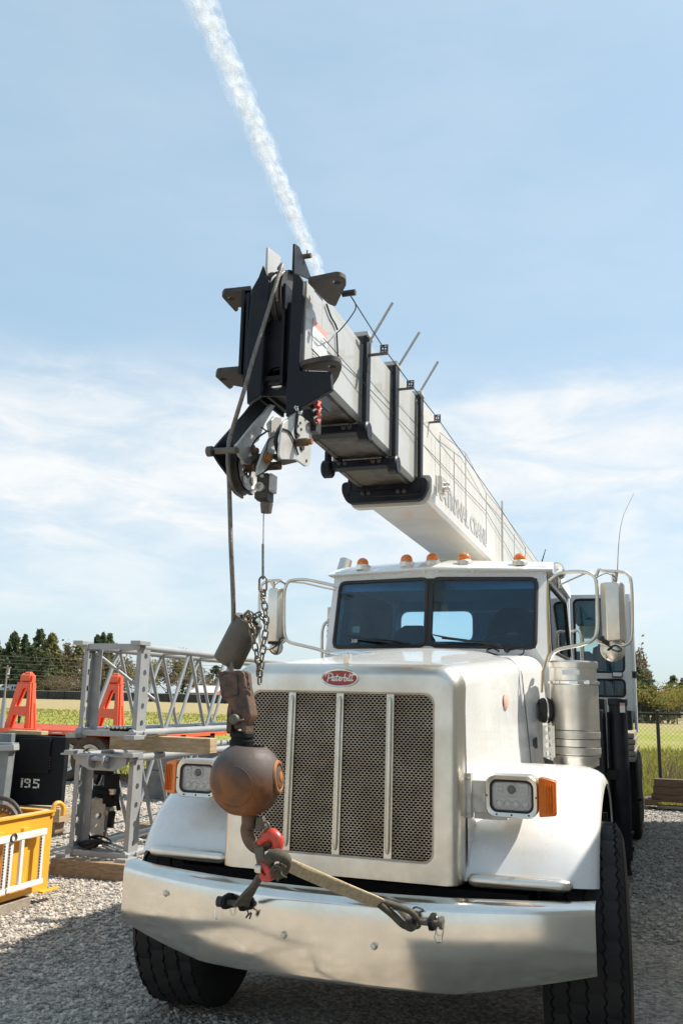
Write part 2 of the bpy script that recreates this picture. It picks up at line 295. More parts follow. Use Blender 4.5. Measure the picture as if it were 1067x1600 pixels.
def smooth(p, k, closed=False):
    out = []; m = len(p); rng = range(m if closed else m-1)
    for i in rng:
        p0 = p[i-1] if (closed or i > 0) else p[0]*2-p[1]; p1 = p[i]; p2 = p[(i+1) % m]
        p3 = p[(i+2) % m] if (closed or i+2 < m) else p2*2-p1
        for j in range(k):
            t = j/k; out.append(0.5*((2*p1)+(p2-p0)*t+(2*p0-5*p1+4*p2-p3)*t*t+(3*p1-p0-3*p2+p3)*t**3))
    if not closed: out.append(p[-1])
    return out
def rrect(w, h, r, k=5):
    out = []
    for cx, cy, a in ((w/2-r, h/2-r, 0), (-w/2+r, h/2-r, 90), (-w/2+r, -h/2+r, 180), (w/2-r, -h/2+r, 270)):
        for i in range(k+1):
            t = R(a+90*i/k); out.append((cx+r*math.cos(t), cy+r*math.sin(t)))
    return out
def rnd(pts, r, k=4):
    p = [Vector(q) for q in pts]; out = []; n = len(p)
    for i in range(n):
        a, b, c = p[i-1], p[i], p[(i+1) % n]; d1 = min(r, (a-b).length*0.45); d2 = min(r, (c-b).length*0.45)
        s_, e_ = b+(a-b).normalized()*d1, b+(c-b).normalized()*d2
        for j in range(k+1):
            t = j/k; out.append(s_*(1-t)**2+b*2*t*(1-t)+e_*t*t)
    return out
def keyhole(outer, c, r, n=14):
    o = [Vector(q) for q in outer]; c = Vector(c); k = min(range(len(o)), key=lambda i: (o[i]-c).length)
    nr = Vector((0,0,0))
    for i in range(len(o)): nr += (o[i]-c).cross(o[(i+1) % len(o)]-c)
    nr.normalize(); u = (o[k]-c); u = (u-nr*u.dot(nr)).normalized(); w = nr.cross(u)
    ring = [c+(u*math.cos(-2*math.pi*i/n)+w*math.sin(-2*math.pi*i/n))*r for i in range(n+1)]
    return o[:k+1]+ring+o[k:]
def tag(o, label=None, cat=None, group=None, kind=None):
    if label: o['label'] = label
    if cat: o['category'] = cat
    if group: o['group'] = group
    if kind: o['kind'] = kind
    return o
def thing(name, loc, label, cat, group=None):
    e = bpy.data.objects.new(name, None); COL.objects.link(e); e.location = loc; e.empty_display_size = 0.2
    bpy.context.view_layer.update(); return tag(e, label, cat, group)
def solo(mb, name, material, label, cat, group=None, **k):
    xs, ys, zs = zip(*mb.v); o = Vector(((min(xs)+max(xs))/2, (min(ys)+max(ys))/2, min(zs)))
    mb.v = [(a-o.x, b-o.y, c-o.z) for a, b, c in mb.v]
    ob = mb.build(name, material, None, **k); ob.location = o; return tag(ob, label, cat, group)
def copy_tree(o, parent=None):
    c = o.copy(); COL.objects.link(c); c.parent = parent
    for ch in [x for x in bpy.data.objects if x.parent == o]: copy_tree(ch, c)
    return c
def text_mesh(body, size, frame, depth, name, material, parent, xs=1.0, bold=0.0):
    """frame = (origin, right, up); flat solid letters"""
    cu = bpy.data.curves.new(name, 'FONT'); cu.body = body; cu.size = size; cu.extrude = depth; cu.offset = bold
    cu.align_x = 'LEFT'; tmp = bpy.data.objects.new(name, cu); COL.objects.link(tmp)
    dg = bpy.context.evaluated_depsgraph_get(); me = bpy.data.meshes.new_from_object(tmp.evaluated_get(dg))
    bpy.data.objects.remove(tmp); o, r, u = [Vector(x) for x in frame]; r.normalize(); u.normalize(); w = r.cross(u)
    mb = MB(); mb.add([o+r*(v.co.x*xs)+u*v.co.y+w*v.co.z for v in me.vertices], [tuple(p.vertices) for p in me.polygons])
    bpy.data.meshes.remove(me); return mb.build(name, material, parent, sm=0)

# ------------------------------------------------------------------ ground
def gravel_mat():
    m = bpy.data.materials.new('gravel'); m.use_nodes = True; nt = m.node_tree; n = nt.nodes; l = nt.links; b = n['Principled BSDF']
    b.inputs['Roughness'].default_value = 0.95; b.inputs['Specular IOR Level'].default_value = 0.2
    tc = n.new('ShaderNodeTexCoord')
    v = n.new('ShaderNodeTexVoronoi'); v.inputs['Scale'].default_value = 42; l.new(tc.outputs['Object'], v.inputs['Vector'])
    v2 = n.new('ShaderNodeTexVoronoi'); v2.inputs['Scale'].default_value = 95; l.new(tc.outputs['Object'], v2.inputs['Vector'])
    sep = n.new('ShaderNodeSeparateColor'); l.new(v.outputs['Color'], sep.inputs[0])
    r = n.new('ShaderNodeValToRGB'); e = r.color_ramp.elements; e[0].position = 0; e[0].color = (0.24,0.22,0.195,1); e[1].position = 1; e[1].color = (0.64,0.575,0.49,1)
    x = e.new(0.5); x.color = (0.43,0.385,0.33,1); l.new(sep.outputs[0], r.inputs[0])
    t = n.new('ShaderNodeTexNoise'); t.inputs['Scale'].default_value = 0.9; t.inputs['Detail'].default_value = 7; l.new(tc.outputs['Object'], t.inputs[0])
    mr = n.new('ShaderNodeMapRange'); mr.inputs['From Min'].default_value = 0.35; mr.inputs['From Max'].default_value = 0.7; l.new(t.outputs[0], mr.inputs[0])
    mx = n.new('ShaderNodeMix'); mx.data_type = 'RGBA'; mx.blend_type = 'MULTIPLY'; mx.inputs['B'].default_value = (0.70,0.67,0.62,1); l.new(mr.outputs[0], mx.inputs['Factor']); l.new(r.outputs[0], mx.inputs['A'])
    l.new(mx.outputs['Result'], b.inputs['Base Color'])
    ad = n.new('ShaderNodeMath'); ad.operation = 'MULTIPLY_ADD'; l.new(v2.outputs['Distance'], ad.inputs[0]); ad.inputs[1].default_value = 0.45; l.new(v.outputs['Distance'], ad.inputs[2])
    bp = n.new('ShaderNodeBump'); bp.invert = True; bp.inputs['Strength'].default_value = 0.9; bp.inputs['Distance'].default_value = 0.02; l.new(ad.outputs[0], bp.inputs['Height']); l.new(bp.outputs[0], b.inputs['Normal'])
    return m
def field_mat():
    m = bpy.data.materials.new('meadow_grass'); m.use_nodes = True; nt = m.node_tree; n = nt.nodes; l = nt.links; b = n['Principled BSDF']
    b.inputs['Roughness'].default_value = 0.95; b.inputs['Specular IOR Level'].default_value = 0.1
    tc = n.new('ShaderNodeTexCoord'); sp = n.new('ShaderNodeSeparateXYZ'); l.new(tc.outputs['Object'], sp.inputs[0])
    def nz(sc, det, st=(1,1,1)):
        mp = n.new('ShaderNodeMapping'); mp.inputs['Scale'].default_value = st; l.new(tc.outputs['Object'], mp.inputs[0])
        t = n.new('ShaderNodeTexNoise'); t.inputs['Scale'].default_value = sc; t.inputs['Detail'].default_value = det; t.inputs['Roughness'].default_value = 0.7; l.new(mp.outputs[0], t.inputs[0]); return t.outputs[0]
    def mixc(f, a, c):
        x = n.new('ShaderNodeMix'); x.data_type = 'RGBA'; l.new(f, x.inputs['Factor'])
        for k, q in (('A', a), ('B', c)):
            if isinstance(q, tuple): x.inputs[k].default_value = (*q, 1)
            else: l.new(q, x.inputs[k])
        return x.outputs['Result']
    def mr(v, a, c):
        x = n.new('ShaderNodeMapRange'); x.inputs['From Min'].default_value = a; x.inputs['From Max'].default_value = c; l.new(v, x.inputs[0]); return x.outputs[0]
    green = mixc(mr(nz(1.6, 9), 0.35, 0.68), (0.17,0.21,0.035), (0.31,0.30,0.085))
    green = mixc(mr(nz(0.12, 7, (0.4,1,1)), 0.46, 0.66), green, (0.33,0.27,0.13))
    tan = mixc(mr(nz(0.7, 9, (0.5,1,1)), 0.35, 0.7), (0.34,0.265,0.155), (0.235,0.215,0.09))
    add = n.new('ShaderNodeMath'); add.operation = 'MULTIPLY_ADD'; l.new(nz(0.08, 6), add.inputs[0]); add.inputs[1].default_value = 26; l.new(sp.outputs[1], add.inputs[2])
    l.new(mixc(mr(add.outputs[0], 70, 86), green, tan), b.inputs['Base Color'])
    bp = n.new('ShaderNodeBump'); bp.inputs['Strength'].default_value = 0.7; bp.inputs['Distance'].default_value = 0.12; l.new(nz(5, 8), bp.inputs['Height']); l.new(bp.outputs[0], b.inputs['Normal'])
    return m
M['gravel'] = gravel_mat(); M['field'] = field_mat()
def sst(a, b, x): t = min(1, max(0, (x-a)/(b-a))); return t*t*(3-2*t)
def gz(x, y): return .004-.052*sst(-2.7,-1.7,x)*sst(4.6,2.6,y)*sst(6,3,x)      # the yard dips a little where the truck stands
g = MB(); g.add([(-2500,11.4,0),(2500,11.4,0),(2500,4000,0),(-2500,4000,0)], [(0,1,2,3)])
tag(g.build('grass_field', 'field', sm=0), kind='structure')
def edge_y(x): return 12.15 + 0.25*math.sin(x*1.7) + 0.14*math.sin(x*4.1+1) + 0.07*math.sin(x*9.3)
g = MB(); xs = [-70+0.35*i for i in range(401)]
ys = [-60,-20,-8]+[-7+.4*i for i in range(31)]+[5.4,8,11]
g.add([(x,y,gz(x,y)) for y in ys for x in xs]+[(x,edge_y(x),0.004) for x in xs], [(r*401+i,r*401+i+1,(r+1)*401+i+1,(r+1)*401+i) for r in range(len(ys)) for i in range(400)])
tag(g.build('gravel_yard', 'gravel', sm=60), kind='structure')
# loose stones lying on the yard where it is seen from close by
M['stone'] = mat('loose_gravel_stone', (0.52,0.475,0.415), (0.20,0.187,0.175), rough=0.92, nscale=14, lo=0.38, hi=0.62, det=2, spec=0.2)
def stones():
    rng = random.Random(3); t = (1+5**0.5)/2
    iv = [Vector(p).normalized() for p in ((-1,t,0),(1,t,0),(-1,-t,0),(1,-t,0),(0,-1,t),(0,1,t),(0,-1,-t),(0,1,-t),(t,0,-1),(t,0,1),(-t,0,-1),(-t,0,1))]
    fc = [(0,11,5),(0,5,1),(0,1,7),(0,7,10),(0,10,11),(1,5,9),(5,11,4),(11,10,2),(10,7,6),(7,1,8),(3,9,4),(3,4,2),(3,2,6),(3,6,8),(3,8,9),(4,9,5),(2,4,11),(6,2,10),(8,6,7),(9,8,1)]
    mb = MB(); vs, fs = mb.v, mb.f
    for x0, x1, y0, y1, n, s0, s1 in ((-4.4,-1.2,-0.6,4.6,36000,0.005,0.019),(-1.2,1.6,-1.2,0.7,8000,0.005,0.018),(1.1,2.3,3.2,12.2,14000,0.006,0.024),(-9,-3.2,4.6,11.8,6000,0.013,0.028)):
        for _ in range(n):
            x, y = rng.uniform(x0,x1), rng.uniform(y0,y1); s = s0+(s1-s0)*rng.random()**2.2; s *= 1.5 if rng.random() < 0.03 else 1; a = rng.uniform(0,6.28); ca, sa = math.cos(a), math.sin(a)
            sx, sy, sz = s*rng.uniform(.7,1.25), s*rng.uniform(.7,1.25), s*rng.uniform(.45,.8); o = len(vs); g0 = gz(x, y)
            for p in iv:
                k = rng.uniform(.78,1.18); px, py = p.x*sx*k, p.y*sy*k
                vs.append((x+px*ca-py*sa, y+px*sa+py*ca, g0+sz*0.45+p.z*sz*k))
            fs.extend([(a_+o,b_+o,c_+o) for a_,b_,c_ in fc])
    me = bpy.data.meshes.new('gravel_stones'); me.from_pydata(vs, [], fs); me.materials.append(M['stone'])
    o = bpy.data.objects.new('gravel_stones', me); COL.objects.link(o)
    tag(o, 'loose grey gravel stones scattered over the yard around the truck', 'gravel', kind='stuff')
stones()
def grass():
    rng = random.Random(5); mb = MB()
    for x0, x1, y0, y1, n, h0, h1 in ((0.6,4.2,11.9,17,9000,0.06,0.26),(-16,-4.5,12.0,22,9000,0.05,0.18),(0.6,5,17,30,5000,0.1,0.3),(-55,-6,22,66,16000,0.03,0.13)):
        for _ in range(n):
            x, y = rng.uniform(x0,x1), rng.uniform(y0,y1)
            if y < edge_y(x)-0.25+rng.random()*0.4: continue
            h = rng.uniform(h0,h1); a = rng.uniform(0,6.28); w = 0.010+0.004*(y-11)/5; dx, dy = math.cos(a)*w, math.sin(a)*w; lx, ly = rng.gauss(0,.3)*h, rng.gauss(0,.3)*h
            mb.add([(x-dx,y-dy,0),(x+dx,y+dy,0),(x+lx*.5+dx*.6,y+ly*.5+dy*.6,h*.65),(x+lx,y+ly,h)], [(0,1,2),(0,2,3)])
    o = mb.build('meadow_grass', 'blade', sm=0); tag(o, 'short green spring grass growing along the gravel edge', 'grass', kind='stuff')
grass()

# ------------------------------------------------------------------ the truck
T = thing('crane_truck', (0,4,0), 'white conventional truck with perforated grille and aluminium bumper, parked on the gravel under the boom', 'truck')
# bumper
def bumper():
    mb = MB(); rings = []; N = 72
    for i in range(N+1):
        x = -1.2+2.4*i/N; ax = abs(x); y = -0.06+0.27*(ax/1.2)**2.2; zb = 0.425+max(0,(ax-0.62)/0.58)*0.085
        rings.append([V(x,y+a,z) for a, z in ((0.045,zb+.006),(0.012,zb),(0,zb+.018),(0,0.62),(0,0.752),(0.008,0.778),(0.03,0.795),(0.095,0.803),(0.095,0.795),(0.034,0.786),(0.02,0.765),(0.016,zb+.03))])
    mb.loft(rings); b = mb.build('bumper', 'bump', T, sm=50)
    for x, z in ((-.165,.605),(.265,.60),(.535,.735),(-.86,.70)):
        y = -0.06+0.27*(abs(x)/1.2)**2.2; m = MB(); m.lathe([(0,.006),(.016,.004),(.017,-.002),(.011,-.006),(.010,-.016),(0,-.018)], (x,y,z), (0,1,0), 12); m.build('bolt', 'alu2', b)
    return b
BUMP = bumper()
def rr4(hw, z0, z1, rt, rb, k=6, taper=0.0):
    out = []
    for cx, cz, r, a in ((hw-rt, z1-rt, rt, 0), (-hw+rt, z1-rt, rt, 90), (-hw+rb, z0+rb, rb, 180), (hw-rb, z0+rb, rb, 270)):
        for i in range(k+1):
            t = R(a+90*i/k); x = cx+r*math.cos(t); z = cz+r*math.sin(t); out.append((x*(1+taper*(z1-z)), z))
    return out
def yface(z): return 0.145+0.03*(z-0.84)
def hood():
    mb = MB(); def_ = []
    def ring(hw, z0, z1, rt, rb, dy): return [V(x, yface(z)+dy, z) for x, z in rr4(hw, z0, z1, rt, rb, 7)]
    rings = [ring(.488,.925,1.708,.055,.05,.03), ring(.488,.925,1.708,.055,.05,.002), ring(.494,.919,1.714,.06,.055,0), ring(.550,.838,1.784,.075,.006,0), ring(.575,.837,1.808,.088,.006,.006), ring(.594,.8365,1.828,.098,.006,.022), ring(.606,.8362,1.842,.106,.006,.055), ring(.611,.836,1.849,.11,.006,.10), ring(.612,.836,1.850,.11,.006,.15), ring(.600,.840,1.838,.10,.006,.15)]
    mb.loft(rings, True, False); gs = mb.build('grille_surround', 'alu', T, sm=45); wn = gs.modifiers.new('normals', 'WEIGHTED_NORMAL'); wn.keep_sharp = True
    mb = MB(); st = []
    for y, hw, top, tp, cr in ((.297,.609,1.847,.02,0),(.33,.612,1.850,.02,.004),(.6,.618,1.868,.03,.015),(1.0,.630,1.895,.05,.03),(1.4,.648,1.925,.08,.045),(1.75,.664,1.955,.115,.055),(1.84,.668,1.962,.125,.057),(1.862,.660,1.955,.125,.055)):
        r = [];
        for x, z in rr4(hw, .845, top, .105, .01, 8, tp):
            r.append(V(x, y, z))
        r2 = []
        for i, p in enumerate(r):
            r2.append(p)
            if i == 8:      # extra points across the crowned top
                for q in range(1, 12):
                    x = r[8].x+(r[9].x-r[8].x)*q/12; c = 1-(x/(hw))**2; r2.append(V(x, y, top+cr*min(1, c*1.5)*c))
        st.append(r2)
    mb.loft(st, True, False); h = mb.build('hood', 'white', T, sm=50)
    m = MB(); m.lathe([(0,-.004),(.028,-.004),(.030,0),(.026,.006),(0,.009)], (0,0,0), (1,0,0), 28)
    p = PX(.658, 790, 1096); m.v = [(p.x+a*1.0+.0, p.y+b*2.3, p.z+c*1.65) for a, b, c in m.v]; m.build('side_emblem', 'faded', h)
    # ornament: post with two swept wings
    o = MB(); b0 = V(0,.26,1.846); o.prism([b0+V(-.014,0,0), b0+V(.014,0,0), b0+V(.018,-.005,.055), b0+V(-.018,-.005,.055)], V(0,.05,0.003))
    for s in (-1,1): o.prism([b0+V(0,-.005,.05), b0+V(s*.06,.03,.048), b0+V(s*.13,.09,.058), b0+V(s*.06,.06,.060), b0+V(0,.05,.066)], V(0,0,.008))
    o.build('hood_ornament', 'chrome', h, bev=.003)
    for s in (-1,1):     # rubber hood latches and a row of rivets along the rear edge
        lt = MB(); p = V(s*.752, 1.86, 1.42); lt.box(p, (.018,.10,.05)); lt.box(p+V(s*.008,-.03,0), (.018,.03,.07)); lt.build('hood_latch', 'gasket', h, bev=.004)
    return h
HOOD = hood()
# dark engine bay behind the grille and under the hood
m = MB(); m.bb(-.53,.53,.235,1.84,.86,1.72); m.bb(-.9,.9,.30,.62,.55,.80); m.bb(-.42,.42,.6,10.2,.62,.86); m.bb(-1.0,1.0,.95,1.15,.5,.62); m.build('chassis', 'blackflat', T)
def grille():
    mb = MB(); hw, z0, z1 = .488, .925, 1.708; cw, ch = .0215, .0112
    nx, nz = int(hw*2/cw)+2, int((z1-z0)/ch)+2; th = .006
    for j in range(nz):
        for i in range(nx):
            cx = -hw+(i+(0.5 if j % 2 else 0))*cw; cz = z0+j*ch
            if abs(cx) > hw-.002 or cz > z1-.003 or cz < z0+.002: continue
            dx = max(0, abs(cx)-(hw-.055)); dz = max(0, cz-(z1-.055), (z0+.055)-cz)
            if dx*dx+dz*dz > .055**2: continue
            hx, hz = cw/2, ch/2; o6 = [(hx,hz*.55),(0,hz*1.45),(-hx,hz*.55),(-hx,-hz*.55),(0,-hz*1.45),(hx,-hz*.55)]
            ir = [(hx*.85,hz*.26),(hx*.40,hz*.88),(-hx*.40,hz*.88),(-hx*.85,hz*.26),(-hx*.85,-hz*.26),(-hx*.40,-hz*.88),(hx*.40,-hz*.88),(hx*.85,-hz*.26)]
            y = yface(cz)+.02
            o8 = [o6[0],(hx*.25,hz*1.25),(-hx*.25,hz*1.25),o6[2],o6[3],(-hx*.25,-hz*1.25),(hx*.25,-hz*1.25),o6[5]]
            vs = [(cx+a, y, cz+b) for a, b in o8]+[(cx+a, y, cz+b) for a, b in ir]+[(cx+a, y+th, cz+b) for a, b in ir]
            fs = [(k,(k+1) % 8,8+(k+1) % 8,8+k) for k in range(8)]+[(8+k,8+(k+1) % 8,16+(k+1) % 8,16+k) for k in range(8)]
            mb.add(vs, fs)
    M['mesh'] = mat('grimy_grille_metal', (0.50,0.44,0.36), (0.28,0.225,0.165), rough=0.45, metal=0.75, nscale=5, lo=0.36, hi=0.66)
    g = mb.build('grille', 'mesh', T, sm=0)
    fr = MB(); ring = lambda s, d: [V(x, yface(z)+d, z) for x, z in rr4(.488-s,.925+s,1.708-s,.055-s*.5,.05-s*.5,7)]
    fr.loft([ring(0,.004), ring(.010,.004), ring(.010,.024), ring(0,.024)], True, False); fr.build('grille_rim', 'mesh', g)
    for x in (-.258, 0, .262):
        b = MB(); p = []
        for z in (.935,.95,1.685,1.70):
            p.append([V(x+a, yface(z)+d, z) for a, d in ((-.020,.012),(-.019,.007),(.019,.007),(.020,.012),(.020,.018),(-.020,.018))])
        b.loft(p)
        q = [V(x, yface(z)+.004, z) for z in (.955,.965,.985,1.3,1.655,1.675,1.685)]
        b.tube(q, [.004,.009,.0115,.0115,.0115,.009,.004], 10); b.build('grille_bar', 'alu', g, sm=40)
grille()
# oval maker's emblem with its script
def emblem():
    c = PY(.170, 531, 1059.5); y = yface(c.z)
    def oval(a, b, d): return [V(c.x+a*math.cos(2*math.pi*i/40), y+d, c.z+b*math.sin(2*math.pi*i/40)) for i in range(40)]
    m = MB(); m.loft([oval(.100,.0455,.0), oval(.100,.0455,-.007), oval(.097,.0425,-.0095), oval(.092,.0385,-.008)], True, True); e = m.build('emblem', 'chrome', T)
    m = MB(); m.loft([oval(.0915,.038,-.0078), oval(.0905,.0372,-.0105)], True, True); f = m.build('enamel', 'redem', e)
    L = [[(-.060,-.020),(-.052,.018)],[(-.072,.006),(-.066,.020),(-.052,.024),(-.036,.020),(-.034,.008),(-.044,.0),(-.054,-.001)],
         [(-.040,-.012),(-.026,-.006),(-.022,.003),(-.029,.006),(-.034,-.002),(-.032,-.012),(-.022,-.014),(-.015,-.006)],
         [(-.006,.018),(-.013,-.008),(-.009,-.014),(-.002,-.008)],[(-.018,.006),(-.001,.008)],
         [(-.002,-.008),(.008,-.004),(.011,.003),(.005,.006),(.001,-.002),(.003,-.012),(.011,-.013),(.016,-.006)],
         [(.016,-.012),(.019,.004),(.021,.001),(.028,.005)],
         [(.035,.022),(.029,-.010),(.034,-.014),(.041,-.010),(.042,-.001),(.037,.003),(.032,-.001)],
         [(.048,.004),(.046,-.010),(.051,-.013)],[(.0495,.0115),(.050,.013)],[(.061,.024),(.055,-.009),(.059,-.013),(.063,-.008)],
         [(.074,.022),(.067,-.008),(.071,-.013),(.077,-.008)],[(.058,.015),(.084,.017)]]
    m = MB()
    for p in L: m.tube([V(c.x+a-.003, y-.0112, c.z+b) for a, b in p], .0030 if len(p) > 2 else .0034, 6, sub=4 if len(p) > 2 else 0)
    m.build('script_lettering', 'lettw', e)
emblem()
# fenders
def fender(s):
    prof = [(.265,.845),(.315,.93),(.40,1.03),(.55,1.135),(.78,1.235),(1.03,1.30),(1.3,1.325),(1.6,1.29),(1.86,1.19),(2.0,1.05),(2.05,.90)]
    cy, cz = 1.16, .72
    def ring(x, sh):
        out = []
        for y, z in prof:
            d = Vector((y-cy, z-cz)); L = d.length; out.append(V(s*x, cy+d.x*(L-sh)/L+.07*max(0,(x-.55)/.66)**2*max(0,1-(y-.26)/.9), cz+d.y*(L-sh)/L))
        return [Vector(q) for q in smooth(out, 4)]
    mb = MB(); mb.loft([ring(.55,0), ring(.8,0), ring(.95,0), ring(1.06,.002), ring(1.12,.009), ring(1.16,.024), ring(1.19,.046), ring(1.205,.075), ring(1.210,.10), ring(1.198,.105)], False, False)
    f = mb.build('fender', 'white', T, sm=60)
    m = MB(); m.loft([ring(.5,.02), ring(1.06,.024), ring(1.14,.05), ring(1.19,.09), ring(1.20,.112)], False, False); m.build('fender_liner', 'blackflat', f, sm=60)
    t = MB(); rr = []
    for x, k in ((.625,.3),(.64,.85),(.66,1),(.85,1),(1.04,.95),(1.085,.8),(1.10,.3)):
        rr.append([V(s*x, .262-.012+ .03*math.cos(2*math.pi*i/14)*k + .07*max(0,(x-.55)/.66)**2, .856+.030*math.sin(2*math.pi*i/14)*k) for i in range(14)])
    t.loft(rr); t.build('fender_trim', 'alu', f, sm=60)
    lo = MB(); lo.bb(s*.56, s*.62, .5, 1.9, .55, .98); lo.build('splash_panel', 'blackflat', f)
for s in (-1,1): fender(s)
# headlights
M['led'] = mat('silvered_reflector', (0.93,0.93,0.92), (0.84,0.84,0.83), rough=0.3, metal=0.0, nscale=40)
def headlight(s):
    cx, cz, y0 = s*.832, 1.238, .268
    def rg(w, h, r, y): return [V(cx+a, y, cz+b) for a, b in rrect(w, h, r, 6)]
    m = MB(); m.loft([rg(.15,.12,.03,.56), rg(.22,.17,.045,.47), rg(.245,.195,.05,.40), rg(.250,.200,.05,.30), rg(.246,.196,.048,y0+.006), rg(.236,.186,.045,y0), rg(.206,.150,.036,y0+.006), rg(.200,.144,.034,y0+.03)], True, True)
    h = m.build('headlight', 'alu', T, sm=45)
    m = MB(); m.loft([rg(.2045,.1485,.035,y0+.008), rg(.196,.140,.032,y0+.003), rg(.186,.130,.028,y0+.006), rg(.186,.130,.028,y0+.03)], True, False); m.build('seal', 'gasket', h)
    m = MB(); m.loft([rg(.187,.131,.028,y0+.028), rg(.187,.131,.028,y0+.026)], True, True)
    m.bb(cx-.082,cx+.082,y0+.014,y0+.026,cz-.008,cz-.003)
    for k in range(4): m.lathe([(.019,.0),(.019,-.008),(.016,-.010),(.010,-.003),(0,-.002)], (cx-.06+.04*k,y0+.026,cz-.036), (0,1,0), 18)
    m.lathe([(.030,0),(.030,-.012),(.026,-.012),(.016,-.002),(0,.0)], (cx,y0+.026,cz+.030), (0,1,0), 22)
    for q in (-1,1):
        for j in range(3): m.bb(cx+q*.042+(0 if q>0 else -.022), cx+q*.042+(.022 if q>0 else 0), y0+.016, y0+.027, cz+.008+j*.018, cz+.021+j*.018); 
        m.bb(cx+q*.070-.006, cx+q*.070+.006, y0+.014, y0+.027, cz+.006, cz+.058)
    m.build('reflector', 'led', h, sm=30)
    m = MB(); m.sphere((cx,y0+.024,cz+.030), .022, 16, 8, (1,.4,1)); m.build('projector_lens', mat('smoked_lens', (.10,.10,.11), rough=.08), h)
    m = MB(); m.loft([rg(.188,.132,.028,y0+.010), rg(.180,.124,.026,y0+.006)], True, True); m.build('lens', 'lens', h)
    for a, b in ((-.115,.0),(.115,.0),(0,-.084),(-.07,-.084),(.08,-.082)): m = MB(); m.lathe([(.0045,.003),(.0045,-.003),(0,-.004)], (cx+a,y0+.003,cz+b), (0,1,0), 8); m.build('screw', 'gasket', h)
    x0, x1 = cx+s*.127, cx+s*.205
    m = MB(); m.prism(rnd([V(x0,y0+.004,cz-.088), V(x1,y0+.035,cz-.080), V(x1,y0+.035,cz+.074), V(x0,y0+.004,cz+.094)], .012, 3), V(0,.075,0))
    for k in range(6): m.bb(min(x0,x1)+.008+.011*k, min(x0,x1)+.012+.011*k, y0+.012, y0+.03, cz-.07, cz+.065)
    m.build('turn_signal', 'amber', h, bev=.006)
    m = MB(); m.bb(s*.607, s*.635, .30, .37, cz-.115, cz+.095); m.bb(s*.62, s*.75, .33, .40, cz-.09, cz+.06); m.bb(s*.64,s*.80,.35,.44,cz-.12,cz-.09)
    for dz in (-.09,.07): m.lathe([(.008,0),(.008,.006),(0,.007)], (s*.621,.300,cz+dz), (0,-1,0), 8)
    m.build('headlight_bracket', 'steelg', h, bev=.003)
for s in (-1,1): headlight(s)
# wheels
def wheel(x, y, s, r, w, zc=None, steer=0):
    zc = r if zc is None else zc; rot = Matrix.Rotation(steer, 3, 'Z'); pivot = V(x,y,zc)
    def turn(b): b.v = [tuple(pivot+rot @ (Vector(q)-pivot)) for q in b.v]; return b
    n = 120; mb = MB(); prof = []
    hw = w/2
    tread = [(-hw*.93,r*.965),(-hw*.80,r)]
    ribs = [-.62,-.32,0,.32,.62]
    side = [(r*.56,hw*.62),(r*.60,hw*.86),(r*.74,hw*1.02),(r*.86,hw*1.0),(r*.945,hw*.93)]
    P_ = [(-a, b) for b, a in side]+[]
    P_ = [(-h, rr) for rr, h in side]; P_ += [(-hw*.80, r)]
    for q in ribs: P_ += [((q-.024)*hw*1.25, r*1.0), ((q-.013)*hw*1.25, r*.972), ((q+.013)*hw*1.25, r*.972), ((q+.024)*hw*1.25, r*1.0)]
    P_ += [(hw*.80, r)]+[(h, rr) for rr, h in reversed(side)]
    rings = []
    for i in range(n+1):
        a = 2*math.pi*i/n; z = (0.006 if i % 2 else -0.006); row = []
        for jj, (h, rr) in enumerate(P_):
            hh = h; r2 = rr
            if rr > r*.96 and abs(h) < hw*.86: hh = h+z
            if rr > r*.99 and (i+2*(jj//4)) % 6 == 0: r2 = rr-.012
            row.append(V(x+hh, y+math.cos(a)*r2, zc+math.sin(a)*r2))
        rings.append(row)
    mb.loft(rings, False, False)
    wo = MB(); wo.lathe([(0,.02),(r*.18,.02),(r*.20,.05),(r*.22,.05),(r*.24,-.01),(r*.40,-.03),(r*.50,-.01),(r*.53,hw*.55),(r*.565,hw*.64),(r*.575,hw*.62),(r*.56,-hw*.6),(0,-hw*.6)], (x,y,zc), (s,0,0), 36)
    for k in range(10):
        a = 2*math.pi*k/10; wo.cyl((x,y+math.cos(a)*r*.31,zc+math.sin(a)*r*.31), (x+s*.03,y+math.cos(a)*r*.31,zc+math.sin(a)*r*.31), .016, n=8)
    wh = turn(wo).build('wheel', 'alu2', T, sm=40); turn(mb).build('tyre', 'rubber', wh, sm=30)
    d = MB(); d.lathe([(rr, h+.003) for rr, h in side[:5]], (x,y,zc), (s,0,0), 64); turn(d).build('sidewall', 'dustrub', wh, sm=60)
for s in (-1,1):
    wheel(1.105 if s > 0 else -1.065, .90, s, .56, .40, .512, R(4))
    for yy in (8.3, 9.65): wheel(s*1.02, yy, s, .52, .50)

